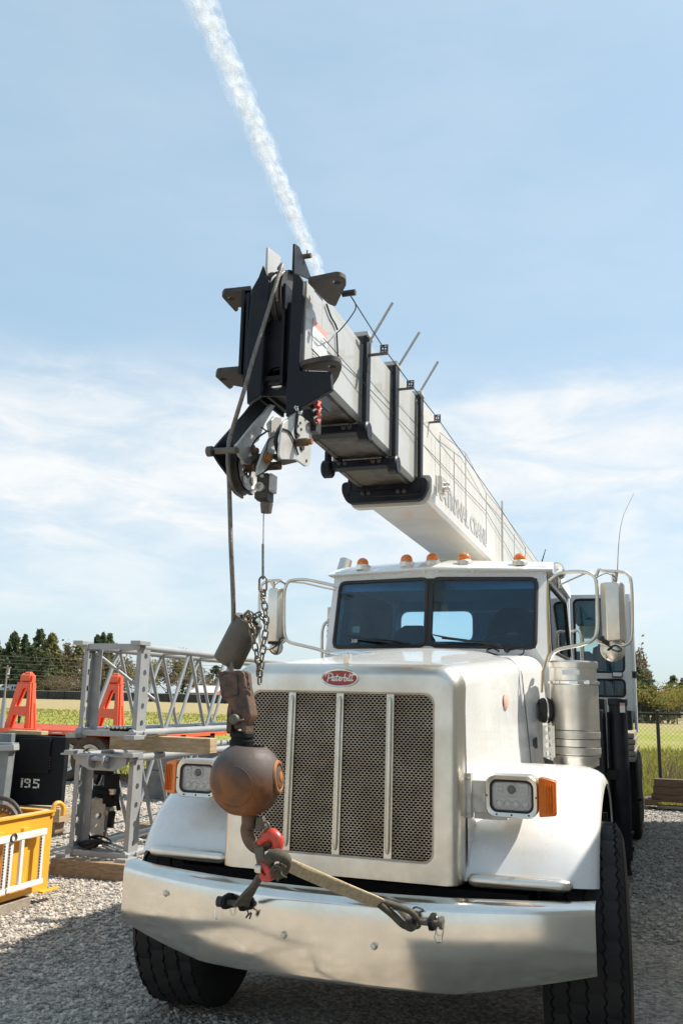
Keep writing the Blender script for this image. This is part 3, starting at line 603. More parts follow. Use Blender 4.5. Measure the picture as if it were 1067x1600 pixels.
# ------------------------------------------------------------------ cab
def wallx(z): return .82 if z < 2.0 else .82-.03*(z-2.0)/.62
def loop_hole(outer, inner):
    """polygon with an inner opening, cut open along one bridge"""
    o = [Vector(q) for q in outer]; i = [Vector(q) for q in inner]
    a, b = min(((p, q) for p in range(len(o)) for q in range(len(i))), key=lambda t: (o[t[0]]-i[t[1]]).length)
    no = Vector((0,0,0)); ni = Vector((0,0,0))
    for k in range(len(o)): no += o[k].cross(o[(k+1) % len(o)])
    for k in range(len(i)): ni += i[k].cross(i[(k+1) % len(i)])
    if no.dot(ni) > 0: i = i[::-1]; b = len(i)-1-b
    return o[:a+1]+i[b:]+i[:b+1]+o[a:]
def cab():
    k = MB(); k.loft([[V(x,y,z) for x, z in rr4(hw,.85,top,.11,.01,8,tp)] for y, hw, top, tp in ((1.878,.668,1.955,.125),(1.96,.70,1.967,.12),(2.06,.745,1.985,.09),(2.16,.79,2.0,.035))], True, False); KW = k
    F = MB(); panes = []
    cT, cB = V(0,2.10,2.535), V(0,2.02,2.045); CT, CB = V(0,2.13,2.63), V(0,2.03,1.90)
    for s in (-1,1):
        oT, oB = V(s*.742,2.262,2.54), V(s*.738,2.118,2.037); OT, OB = V(s*.803,2.31,2.63), V(s*.822,2.15,1.90)
        for q in ((cT,oT,OT,CT),(oT,oB,OB,OT),(oB,cB,CB,OB)): F.add(q, [(0,1,2,3)])
        panes.append((s, cT+V(s*.018,0,-.004), oT+V(-s*.004,0,-.004), oB+V(-s*.004,0,.004), cB+V(s*.018,0,.004)))
        # side wall with the door window
        P = lambda y, z: V(s*wallx(z), y, z)
        outer = [P(2.15,.92), P(2.15,1.9), P(2.31,2.63), P(4.08,2.63), P(4.12,2.0), P(4.12,.92)]
        win = rnd([P(2.36,2.035), P(2.50,2.535), P(3.86,2.535), P(3.92,2.035)], .06)
        F.prism(loop_hole(outer, win), V(-s*.03,0,0))
    F.add([V(-.822,2.15,1.90), V(.822,2.15,1.90), V(0,2.03,1.90), V(-.822,2.15,.92), V(.822,2.15,.92)], [(0,2,1,4,3)])
    # rear wall with two windows
    outer = [V(-.82,4.10,.92), V(.82,4.10,.92), V(.80,4.10,2.63), V(-.80,4.10,2.63)]
    w1 = rnd([V(-.76,4.10,2.21), V(-.07,4.10,2.21), V(-.07,4.10,2.49), V(-.76,4.10,2.49)], .08)
    F.prism(loop_hole(outer, w1), V(0,-.03,0))
    c = F.build('cab', 'white', T, sm=30)
    KW.build('cowl', 'white', c, sm=50)
    # roof with its pointed visor brow
    m = MB(); fr = []
    def edge(dy, z, k): return [V(x*k, 2.03+dy+(abs(x)/.85)**1.0*.25, z) for x in (-.85,-.6,-.3,0,.3,.6,.85)]
    rear = lambda y, z, k: [V(x*k, y, z) for x in (-.85,-.6,-.3,0,.3,.6,.85)]
    m.loft([edge(.04,2.592,.99), edge(.0,2.597,1), edge(.0,2.607,1), edge(.12,2.655,.995), edge(.28,2.70,.97), rear(3.2,2.735,.95), rear(4.0,2.71,.955), rear(4.12,2.67,.965), rear(4.12,2.60,.965)], False, False)
    for s in (-1,1):
        m.add([V(s*.85*.99,2.32,2.592), V(s*.85,2.28,2.597), V(s*.85,2.28,2.607), V(s*.8457,2.40,2.655), V(s*.8245,2.56,2.70), V(s*.8075,3.2,2.735), V(s*.812,4.0,2.71), V(s*.82,4.12,2.67), V(s*.82,4.12,2.60)], [(0,1,2,3,4,5,6,7,8)])
    m.add([V(-.84,2.32,2.592), V(0,2.07,2.592), V(.84,2.32,2.592), V(.82,4.12,2.60), V(-.82,4.12,2.60)], [(0,1,2,3,4)])
    m.build('roof', 'white', c, sm=40)
    for x in (-.6,-.3,-.05,.05,.3,.62):
        b = MB(); yy = 2.08+abs(x)/.85*.25; b.prism([V(x-.006,yy,2.592), V(x+.006,yy,2.592), V(x+.006,yy+.07,2.55), V(x-.006,yy+.07,2.55)], V(0,.004,.0)); b.build('visor_bracket', 'white', c)
    for x in (-.585,-.21,.0,.225,.612):
        yy = 2.17+abs(x)/.85*.22; z0 = 2.672 if abs(x) > .1 else 2.666
        l = MB(); l.sphere((x,yy,z0+.022), .046, 18, 10, (1,.85,.95)); l.bb(x-.03,x+.03,yy+.03,yy+.13,z0,z0+.012); lb = l.build('marker_light', 'amber', c)
        q = MB(); q.loft([[V(x+math.cos(t)*.056*k, yy+.02+math.sin(t)*.075*k+(.03 if math.sin(t)>0 else 0), z0-.012+h) for t in [2*math.pi*i/20 for i in range(20)]] for k, h in ((1,-.02),(1,.014),(.9,.022))]); q.build('light_base', 'alu', lb)
    for s, a, b_, e, d in panes:
        nrm = (b_-a).cross(d-a).normalized(); ol = rnd([a,b_,e,d], .05, 6)
        g = MB(); g.prism(ol, nrm*(.005)); w = g.build('windshield', 'glass', c)
        t = MB(); t.tube(ol, .0155, 8, True); t.build('windshield_seal', 'gasket', w)
    d = MB(); d.prism([V(-.024,2.094,2.535), V(.024,2.094,2.535), V(.024,2.012,2.045), V(-.024,2.012,2.045)], V(0,.03,0)); d.build('centre_post', 'gasket', c, bev=.004)
    for s in (-1,1):
        P = lambda y, z, k=0: V(s*(wallx(z)-.012+k), y, z)
        ol = rnd([P(2.36,2.035), P(2.50,2.535), P(3.86,2.535), P(3.92,2.035)], .06)
        g = MB(); g.prism(ol, V(s*.004,0,0)); w = g.build('door_window', 'tglass', c)
        t = MB(); t.tube([q+V(s*.010,0,0) for q in ol], .013, 8, True); t.build('window_seal', 'gasket', w)
        dl = MB(); dl.tube([P(2.27,.95,.013), P(2.27,1.98,.013), P(2.43,2.60,.013), P(3.95,2.60,.013), P(4.0,.95,.013)], .0035, 5); dl.build('door_gap', 'gasket', c)
        hd = MB(); hd.tube([V(s*.82,4.0,1.75), V(s*.90,4.0,1.78), V(s*.90,4.0,2.26), V(s*.82,4.0,2.29)], .014, 8, sub=4); hd.build('grab_handle', 'alu', c)
        dh = MB(); dh.bb(s*.82, s*.845, 3.72, 3.9, 1.55, 1.60); dh.build('door_handle', 'chrome', c, bev=.005)
    # interior
    m = MB(); m.bb(-.785,.785,2.16,2.55,1.5,2.015); m.bb(-.74,.74,2.36,4.05,2.575,2.585); m.bb(-.785,.785,2.2,4.05,1.15,1.2)
    m.bb(-.78,.78,4.045,4.065,1.2,2.195); m.bb(-.78,.78,4.045,4.065,2.495,2.58); m.bb(-.06,.78,4.045,4.065,2.19,2.47)
    for s in (-1,1):
        m.bb(s*.785,s*.775,2.2,4.05,1.2,2.03); m.bb(s*.765,s*.755,2.42,4.05,2.54,2.58); m.bb(s*.775,s*.765,3.90,4.05,2.0,2.56)
    m.bb(-.72,-.05,2.28,2.31,2.47,2.56); m.bb(.05,.72,2.28,2.31,2.47,2.56)
    m.build('cab_interior', 'navy', c)
    for x, top in ((.42,2.43),(-.42,2.29)):
        m = MB()
        def sr(z, w, d, y): return [V(x+a, y+b, z) for a, b in rrect(w, d, min(d*.45, .07), 4)]
        m.loft([sr(1.62,.44,.16,3.16), sr(1.9,.46,.17,3.18), sr(top-.25,.44,.16,3.22), sr(top-.12,.38,.15,3.24), sr(top-.04,.28,.13,3.25), sr(top,.16,.08,3.26)])
        m.loft([sr(1.42,.44,.46,2.98), sr(1.50,.50,.50,2.98), sr(1.58,.46,.46,2.98)]); st = m.build('seat', 'seat', c, sm=60)
        if x > 0:
            e = MB(); e.loft([[V(x+.02+a*.055*k, 3.14-.001*h, top-.22+b*.014*k) for a, b in [(math.cos(2*math.pi*i/24), math.sin(2*math.pi*i/24)) for i in range(24)]] for k, h in ((1,0),(.95,4))]); e.build('seat_badge', 'redem', st)
    m = MB(); m.tube([V(.42+.2*math.cos(t), 2.62+.09*math.sin(t), 2.0+.16*math.sin(t)) for t in [2*math.pi*i/28 for i in range(28)]], .014, 8, True); m.cyl((.42,2.62,2.0),(.42,2.5,1.8),.03); m.build('steering_wheel', 'gasket', c)
    # wipers
    for path, blade in ((((780,1018),(752,1003),(725,1001),(690,997)), ((672,991),(700,997),(745,1003),(782,1008))), (((640,1006),(612,1001),(580,998)), ((537,993),(570,998),(600,1003),(622,1006)))):
        w = MB(); pl = lambda p: PY(2.02+abs(PY(2.06,*p).x)/.74*.105-.03, *p)
        w.tube([pl(p) for p in path], .007, 6); w.tube([pl(p)+V(0,-.012,0) for p in blade], [.004,.008,.009,.005], 6); w.build('wiper', 'gasket', c)
    w = MB(); w.lathe([(.02,0),(.022,.02),(.012,.03),(0,.032)], PY(2.09,792,1016), (0,-1,.3), 10); w.tube([PY(2.07,*p) for p in ((775,1012),(760,1016),(768,1021),(779,1024))], .004, 6, sub=4); w.tube([PY(2.07,*p) for p in ((796,1016),(815,1013),(817,1021),(803,1026))], .0045, 6, sub=4); w.build('wiper_pivot', 'gasket', c)
    # small white unit number on the passenger pane
    o = PY(2.085, 549, 1004)
    text_mesh('308', .034, (o+V(0,-.012,0), V(1,-.14,0), V(0,.2,.98)), .0006, 'unit_number', 'lettw', c)
    # roof corner lamp and small stub antenna
    hn = MB(); p = PY(2.55,872,893); hn.lathe([(0,-.10),(.030,-.085),(.050,-.04),(.055,.03),(.052,.07),(.045,.075),(0,.06)], p, (-.1,-1,.12), 20); hn.cyl(p, p+V(0,.02,-.12), .015); hn.build('roof_lamp', 'chrome', c)
    a = MB(); a.cyl(PY(3.6,846,878), PY(3.6,852,858), .006, .003, 6); a.build('stub_antenna', 'gasket', c)
    return c
CAB = cab()
# air cleaner on the driver side
def air_cleaner():
    x, y, r = .992, 2.02, .155
    m = MB(); m.lathe([(0,1.272),(.12,1.272),(.143,1.285),(.146,1.335),(.156,1.338),(r,1.79),(.160,1.795),(.160,1.815),(.150,1.82),(.148,1.90),(.158,1.902),(.160,1.935),(.152,1.946),(0,1.956)], (x,y,0), (0,0,1), 48)
    m.cyl((x+.02,y,1.27),(x+.02,y-.02,1.19),.016,.008,10)
    a = m.build('air_cleaner', 'alu', T, sm=35)
    for z in (1.347,1.40,1.448,1.502): b = MB(); b.lathe([(.157,z-.0025),(.1585,z),(.157,z+.0025)], (x,y,0), (0,0,1), 48); b.build('strap_gap', 'gasket', a)
    for z in (1.375,1.475):
        b = MB(); b.lathe([(.1565,z-.02),(.1600,z-.019),(.1600,z+.019),(.1565,z+.02)], (x,y,0), (0,0,1), 48); b.bb(x-.155,x-.125,y-.12,y-.098,z-.022,z+.022); b.build('strap', 'alu2', a)
    b = MB(); b.lathe([(.159,1.797),(.166,1.799),(.166,1.812),(.159,1.814)], (x,y,0), (0,0,1), 48); b.bb(x+.09,x+.11,y-.16,y-.135,1.795,1.82); b.build('clamp_band', 'chrome', a)
    b = MB(); b.prism([V(x-.06,y-.1535,1.855), V(x+.05,y-.1535,1.855), V(x+.05,y-.1535,1.885), V(x-.06,y-.1535,1.885)], V(0,.004,0)); b.build('decal', 'sign', a)
    # rubber intake elbow to the cowl
    p = PY(1.98, 851, 1110); e = MB(); e.lathe([(.05,-.045),(.070,-.038),(.080,-.02),(.082,-.006),(.072,.0),(.072,.008),(.082,.013),(.078,.028),(.056,.04),(.0,.042)], p, (1,.35,0), 28, u=(0,0,1)); e.build('intake_hose', 'rubber', a); e = MB(); e.lathe([(.079,-.001),(.081,.002),(.081,.007),(.079,.010)], p, (1,.35,0), 28, u=(0,0,1)); e.build('hose_clamp', 'alu2', a)
    t = MB(); t.tube([PY(1.93,*q) for q in ((846,1082),(847,1050),(852,1035),(857,1020),(855,960),(855,910))], .008, 8); t.build('brass_tube', mat('brass_tube', (.55,.42,.24), rough=.35, metal=.8), a)
    b = MB(); z0, z1 = 1.33, 1.53
    for k in range(4):
        zc = z0+(k+.5)*(z1-z0)/4; b.prism(keyhole([V(.80,1.88,zc-.0248), V(.86,1.88,zc-.0248), V(.86,1.88,zc+.0248), V(.80,1.88,zc+.0248)], V(.832,1.88,zc), .018), V(0,.006,0))
    b.bb(.862,.875,1.87,1.95,z0,z1); b.build('bracket', 'alu2', a)
    b = MB(); b.prism([V(.80,1.86,1.33), V(.83,1.86,1.20), V(.90,1.86,1.18), V(.86,1.86,1.31)], V(0,.02,0)); b.build('mounting_foot', 'lug', a)
air_cleaner()
# mirrors
def mirror(s):
    y = 2.06 if s > 0 else 2.12; f = lambda p, dy=0: PY(y+dy,*p)
    if s > 0:
        hx, hz, mid = (938,977), (911,1001), 957
        inner = ((858,908),(872,897),(888,893.5),(912,893.5),(926,899),(931.5,912),(932.5,950),(932,985),(925,1000),(905,1008),(875,1014),(862,1022),(856,1034))
        outer = ((931,900),(935,891),(945,892),(970,893.5),(981,898),(985.5,912),(987,950),(986.5,990),(982,1004),(970,1009),(950,1008),(936,1004),(930,1000))
        strut = ((918,894),(893,905),(874,914)); hang = ((957,893),(957,913),(960,896),(962,911)); spot = (957,1014)
        lead = ((931,903),(938,899),(948,896),(960,902),(962,910)); cab_ = ((936,998),(945,1006),(955,1012),(948,1016),(960,1008),(970,1014),(966,1018),(955,1015)); grip = ((938,995),(943,1001),(950,1006))
    else:
        hx, hz, mid = (419,443), (920,1003), 431
        inner = ((530,917),(505,911),(480,906),(462,906),(451,909),(446,918),(444,935),(444,980),(446,995),(452,1003),(470,1008),(495,1014),(514,1021))
        outer = ((446,912),(438,907),(428,907),(416,909),(408,916),(405.5,935),(405,985),(407,1005),(412,1013),(424,1013),(436,1008),(445,1001))
        strut = ((452,909),(475,911),(505,918),(524,922)); hang = ((428,908),(428,921),(426,909),(427,918)); spot = (431,1012)
        lead = ((446,912),(438,909),(430,914),(428,920)); cab_ = ((420,1006),(428,1003),(436,1004),(430,1010),(422,1016),(432,1022),(438,1000),(443,996)); grip = ((419,1004),(426,1005),(432,1004))
    hm = MB(); cy = (hz[0]+hz[1])/2; c = (f((hx[0],cy))+f((hx[1],cy)))/2; z1, z0 = f((mid,hz[0])).z, f((mid,hz[1])).z; w = abs(f((hx[1],cy)).x-f((hx[0],cy)).x)
    sec = [(-.5,.02),(-.46,-.02),(-.26,-.055),(.26,-.055),(.46,-.02),(.5,.02),(.5,.035),(-.5,.035)]
    hm.loft([[V(c.x+s*a*w*k, y+b*k, z) for a, b in sec] for z, k in ((z0,.93),(z0+.012,1),(z1-.012,1),(z1,.93))]); M_ = hm.build('mirror', 'alu', T, bev=.004, sm=30)
    g = MB(); g.bb(c.x-w*.46, c.x+w*.46, y+.036, y+.039, z0+.02, z1-.02); g.build('mirror_glass', 'chrome', M_)
    if s > 0: q = MB(); q.tube([V(c.x+w*.20+.022*math.cos(t), y-.0555, z0+.035+.010*math.sin(t)) for t in [2*math.pi*i/24 for i in range(24)]], .0012, 5, True); q.build('etched_oval', 'signt', M_)
    fr = MB(); fr.tube(smooth([f(p) for p in inner], 5), .0125, 10); fr.tube(smooth([f(p) for p in outer], 5), .0115, 10); fr.tube([f(p) for p in strut], .006, 8); fr.cyl(f(hang[0]), f(hang[1]), .009); fr.cyl(f(hang[2]), f(hang[3]), .022, .006)
    fr.build('mirror_arm', 'alu', M_, sm=60)
    cb = MB(); cb.tube([f(p,-.02) for p in lead], .0028, 6, sub=4); cb.build('antenna_lead', 'gasket', M_)
    cb = MB(); cb.tube([f(p,-.03) for p in cab_], .005, 6, sub=4); cb.build('mirror_cable', 'gasket', M_)
    cb = MB(); cb.tube([f(p,-.025) for p in grip], .010, 7); cb.build('cable_grip', 'gasket', M_)
    sp = MB(); p = f(spot, .01); r = .083 if s > 0 else .055; sp.lathe([(0,-.030),(r*.36,-.027),(r*.72,-.017),(r*.97,.0),(r,.012),(r*.96,.016),(0,.014)], p, (0,1,0), 36); sp.build('spot_mirror', 'alu', M_, sm=50)
    if s > 0:
        a = MB(); a.tube([f((964,892)), f((966,850)), f((972,810)), f((990,770))], [.003,.0022,.0015,.0009], 6, sub=4); a.build('whip_antenna', 'pipe', M_)
for s in (-1,1): mirror(s)
# exhaust stack beside the passenger side of the cab
p1 = PY(3.0,531,950); xs = p1.x; t0, t1 = PY(3.0,538,894).z, PY(3.0,540,874).z
m = MB(); m.cyl((xs,3.0,1.0), (xs,3.0,p1.z), .105, n=28); m.tube([V(xs,3.0,p1.z-.05), V(xs,3.0,t0-.03), V(xs+.01,3.02,t0), V(xs+.025,3.06,t1)], .055, 18); ex = m.build('exhaust_stack', 'alu2', T, sm=50)
q = MB()
for k in range(18):
    for j in range(7): a = -2.6+j*.3; q.lathe([(.007,0),(.007,.002),(0,.002)], (xs+.1055*math.cos(a), 3.0+.1055*math.sin(a), 1.55+k*.045), (math.cos(a),math.sin(a),0), 7)
q.build('shield_hole', 'gasket', ex)
m = MB(); m.tube([PY(2.6,*p) for p in ((503,1030),(503,990),(508,974),(519,970))], .013, 8, sub=4); m.build('grab_rail', 'alu', T)
# rear deck, outriggers
m = MB(); m.bb(-1.16,1.16,4.35,10.6,1.02,1.10); m.bb(1.10,1.20,7.4,10.5,.96,1.14); m.bb(-1.2,-1.1,7.4,10.5,.96,1.14); m.build('deck', 'blackflat', T)
m = MB(); m.bb(-1.05,1.06,4.45,4.85,.62,1.0); m.bb(.5,1.05,4.3,4.45,.8,1.62); m.bb(.88,1.06,4.5,4.9,1.0,1.72); m.build('outrigger_beam', 'black', T, bev=.008)
for s in (-1,1):
    m = MB(); x = s*1.175; m.lathe([(0,.34),(.075,.34),(.078,.36),(.078,1.66),(.086,1.665),(.086,1.72),(.07,1.728),(0,1.73)], (x,4.45,0), (0,0,1), 28); m.bb(x-.10,x+.06,4.47,4.62,.45,1.6); m.cyl((x,4.45,.34),(x,4.45,.26),.055); m.cyl((x,4.45,.26),(x,4.45,.22),.06,.07,20)
    m.bb(x+s*.05,x+s*.09,4.40,4.50,.42,.46); m.bb(x+s*.05,x+s*.09,4.40,4.50,.55,.58)
    j = m.build('outrigger_jack', 'black', T, bev=.004, sm=40)
    d = MB(); d.prism([V(x+.020+.078*0,4.365,1.60), V(x+.062,4.393,1.60), V(x+.062,4.393,1.66), V(x+.020,4.365,1.66)], V(.002,-.006,0)); d.build('warning_decal', 'sign', j)
    d = MB(); d.prism([V(x+.020,4.364,1.66), V(x+.062,4.392,1.66), V(x+.062,4.392,1.685), V(x+.020,4.364,1.685)], V(.002,-.006,0)); d.build('warning_header', 'signr', j)
m = MB(); m.bb(1.20,1.26,6.9,6.95,.55,1.35); m.cyl((1.23,6.9,.62),(1.30,6.9,.62),.02); m.bb(1.0,1.24,6.6,7.2,1.10,1.6); m.build('ladder_post', 'black', T)
for s in (-1,1):
    m = MB(); m.bb(s*.60,s*1.20,1.535,1.55,.16,1.05); m.build('sun_block_flap', 'gasket', T)  # flap added to close the sun gap between tyre and box
    m = MB(); m.bb(s*.72,s*1.12,1.78,3.1,.42,.93); m.bb(s*1.12,s*1.15,1.85,3.0,.60,.64); m.bb(s*1.12,s*1.15,1.85,3.0,.86,.90); m.build('sun_block_box', 'alu2', T, bev=.01)  # box added to keep sunlight off the ground under the truck
m = MB(); m.bb(.55,.98,3.2,4.2,.45,.95); m.tube([V(1.0,3.5,.9), V(1.03,3.9,.7), V(1.0,4.3,.95)], .03, 8, sub=4); m.bb(.9,1.05,3.9,4.2,.35,.95); m.build('fuel_tank', 'alu2', T, bev=.05)
# boards lying on the deck beside the operator cab
for k in range(5):
    m = MB(); z = 1.105+k*.058; m.box((1.20+.01*(k % 2),6.2,z+.026), (.16,1.3,.05)); 
    solo(m, 'deck_board', 'woodg', ['pale weathered board lying lowest on the truck deck behind the outrigger','pale weathered board second from the bottom of the pile on the truck deck','pale weathered board in the middle of the pile on the truck deck','pale weathered board second from the top of the pile on the truck deck','pale weathered board topmost on the pile on the truck deck'][k], 'board', 'boards stacked on the truck deck', bev=.004)

# ------------------------------------------------------------------ the crane
EB = R(1.12); BD = V(0,math.cos(EB),-math.sin(EB)); BN = V(0,math.sin(EB),math.cos(EB))
BO = V(0,-4.113,1.6783)
def B(x, s, h): return BO + V(x,0,0) + BD*s + BN*h
C = thing('boom_crane', (0,7.2,1.1), 'white telescopic boom with black sheave head reaching forward over the truck cab', 'crane')
def section(name, w, h0, h1, s0, s1, body, c=.02):
    m = MB(); o = [(-w+c,h0),(w-c,h0),(w,h0+c),(w,h1-c),(w-c,h1),(-w+c,h1),(-w,h1-c),(-w,h0+c)]
    m.loft([[B(x,s,h) for x, h in o] for s in (s0,s1)]); b = m.build(name, body, C, sm=20)
    return b
S4 = section('boom_section', .152, 1.453, 1.890, 3.46, 6, 'boomg')
for q in (-1,1): m = MB(); m.bb(q*.1515,q*.138,-.83,-.60,3.045,3.44); m.build('nose_side', 'boomg' if q > 0 else 'black', S4)
S3 = section('boom_section', .175, 1.413, 1.911, 4.12, 6.5, 'boomg')
S2 = section('boom_section', .194, 1.372, 1.938, 4.60, 7, 'boomg')
S1 = section('boom_section', .217, 1.318, 1.934, 5.08, 12.2, 'boomw')
# greasy wear plates under the inner sections
for b, w, h0, s0, s1 in ((S4,.152,1.453,3.30,4.05),(S3,.175,1.413,4.16,4.55),(S2,.194,1.372,4.64,4.99)):
    m = MB(); m.loft([[B(x,s,h) for x, h in ((-w+.022,h0-.003),(w-.022,h0-.003),(w-.022,h0+.01),(-w+.022,h0+.01))] for s in (s0,s1)])
    for q in (-1,1): m.loft([[B(q*(w-.045)+x,s,h) for x, h in ((-.012,h0-.010),(.012,h0-.010),(.012,h0),(-.012,h0))] for s in (s0,s1)])
    m.build('boom_underside', 'boomu', b)
# black wear-pad collars with roller ends
for b, w, h0, h1, s, d in ((S3,.175,1.413,1.911,4.075,.055),(S2,.194,1.372,1.938,4.555,.055),(S1,.217,1.318,1.934,5.03,.05)):
    m = MB(); W_ = w+.014
    for q in (-1,1): m.loft([[B(q*(W_-.012)+x,t,h) for x, h in ((-.012,h0-.02),(.012,h0-.02),(.012,h1-.005),(-.012,h1-.005))] for t in (s-d,s+.012)])
    m.loft([[B(x,t,h) for x, h in ((-W_,h0-.026),(W_,h0-.026),(W_,h0+.018),(-W_,h0+.018))] for t in (s-d,s+.02)])
    k = m.build('boom_collar', 'black', b, bev=.006)
    m = MB(); m.loft([[B(x,t,h) for x, h in ((-W_+.0,h1-.004),(W_,h1-.004),(W_,h1+.022),(-W_,h1+.022))] for t in (s-d+.005,s+.05)]); m.build('collar_cap', 'boomg', k, bev=.004)
    for x in (-.6,-.42,.42,.6):
        m = MB(); p = B(x*w,s-d,h0+.002); m.lathe([(.014,0),(.014,-.008),(.007,-.012),(0,-.012)], p, BD, 10); m.build('pad_bolt', 'lug', k)
    if b != S1:
        for q in (-1,1):
            m = MB(); p = B(q*(w-.03),s-.03,h0-.02); m.lathe([(0,0),(.043,0),(.052,.008),(.052,.05),(.044,.058),(0,.058)], p-V(0 if q>0 else .058,0,0), (1,0,0), 22); m.build('wear_roller', 'black', k)
m = MB(); W_ = .232
m.prism(rnd([B(x,4.985,h) for x, h in ((-W_-.04,1.335),(-W_,1.262),(W_,1.262),(W_+.04,1.335),(W_+.04,1.40),(-W_-.04,1.40))], .03), BD*.05); k = m.build('collar_foot', 'black', S1, bev=.005)
m = MB(); m.prism(rnd([B(x,5.037,h) for x, h in ((-W_-.02,1.33),(-W_+.02,1.238),(W_+.015,1.238),(W_+.055,1.32),(W_+.055,1.43),(-W_-.02,1.43))], .03), BD*.05); m.build('collar_flange', 'boomw', S1, bev=.005)
m = MB(); p = PX(.25,686,760); m.prism([p+V(0,-.05,-.05), p+V(0,.05,-.05), p+V(0,.07,.06), p+V(0,-.05,.06)], V(.03,0,0)); m.cyl(p+V(.03,0,-.02), p+V(.07,0,-.02), .018); m.cyl(p+V(.03,.03,.02), p+V(.06,.03,.02), .012); m.build('stop_bracket', 'alu2', S1, bev=.004)
# proximity stakes and cable guides along the driver side top edge
for px0, px1, s in (((580,530),(613,473),4.08),((622,573),(655,519),4.56),((656,613),(684,565),5.04)):
    a = PX(.20, *px0); b = MB(); b.tube([a-V(.02,0,.03), PY(a.y, *px1)], .008, 4); b.build('marker_stake', 'boomg', C, sm=0)
def guide(p, foot):
    m = MB(); p0_ = p.copy()
    for dz in (-.022,.022): m.lathe([(.010,-.02),(.006,-.008),(.006,.008),(.010,.02)], p+V(0,0,dz), (0,1,0), 10)
    for dx in (-.022,.022): m.lathe([(.010,-.02),(.006,-.008),(.006,.008),(.010,.02)], p+V(dx,0,0), (0,0,1), 10)
    for a in (-.032,.032): m.bb(p.x-.034,p.x+.034,p.y-.004,p.y+.004,p.z+a-.004,p.z+a+.004); m.bb(p.x+a-.004,p.x+a+.004,p.y-.004,p.y+.004,p.z-.034,p.z+.034)
    m.v = [tuple(p0_+(Vector(q)-p0_)*.6) for q in m.v]; m.bb(foot.x, p.x+.022, p.y-.012, p.y+.012, p.z-.030, p.z-.023); return m.build('cable_guide', 'pipe', C)
GP = []
for px, py, s in ((600,545,4.20),(641,600,4.66),(683,653,5.30)):
    p = PX(.27, px, py); GP.append(p); guide(p, V(.18,0,0))
guard = PX(.235, 686, 757)
lc = MB(); tip = PX(.30, 545, 458)
lc.tube([tip]+GP+[B(.26,7.6,1.86), B(.26,9.5,1.80)], .003, 6); lc.tube([PX(.165,505,528), PX(.18,560,590), PX(.20,618,650), PX(.225,680,715), PX(.23,760,800), B(.23,9.5,1.5)], .002, 5); lc.build('length_cable', 'gasket', C)
lp = MB(); lp.tube([tip, PX(.30,556,478), PX(.25,548,495), PX(.20,532,515), PX(.165,526,520)], .003, 6, sub=5); lp.cyl(tip+V(-.03,0,0), tip+V(.03,0,.0), .014); lp.tube([PX(.16,526,520), PX(.16,528,560)], .004, 6); lp.tube([PX(.16,510,475), PX(.16,517,495), PX(.16,523,505), PX(.16,527,515)], .0045, 6, sub=3); lp.build('end_cable', 'gasket', C)
# handrail wires on the base section
hr = MB()
for px, y0, y1 in ((687,680,748),(709,706,798),(727,708,815),(759,770,850),(784,783,878),(803,835,880),(820,855,880)): hr.tube([PX(.245,px,y0), PX(.245,px+.5,y1)], .004 if px != 784 else .010, 6)
hr.tube([PX(.245,687,676), PX(.245,727,708), PX(.245,759,770), PX(.245,784,800), PX(.245,842,880)], .0035, 6); hr.build('stowage_rod', 'boomw', S1)
# lettering
a, e = PX(.2195, 683, 776), PX(.2195, 764, 848)
yy = [PX(.2195, 683, 776).y, PX(.2195, 767, 852).y]
o = PX(.2195, 681, 771); rgt = BD
text_mesh('NATIONAL CRANE', .175, (o, rgt, BN), .0012, 'boom_lettering', 'lettg', S1, xs=(yy[1]-yy[0])/1.66, bold=.006)
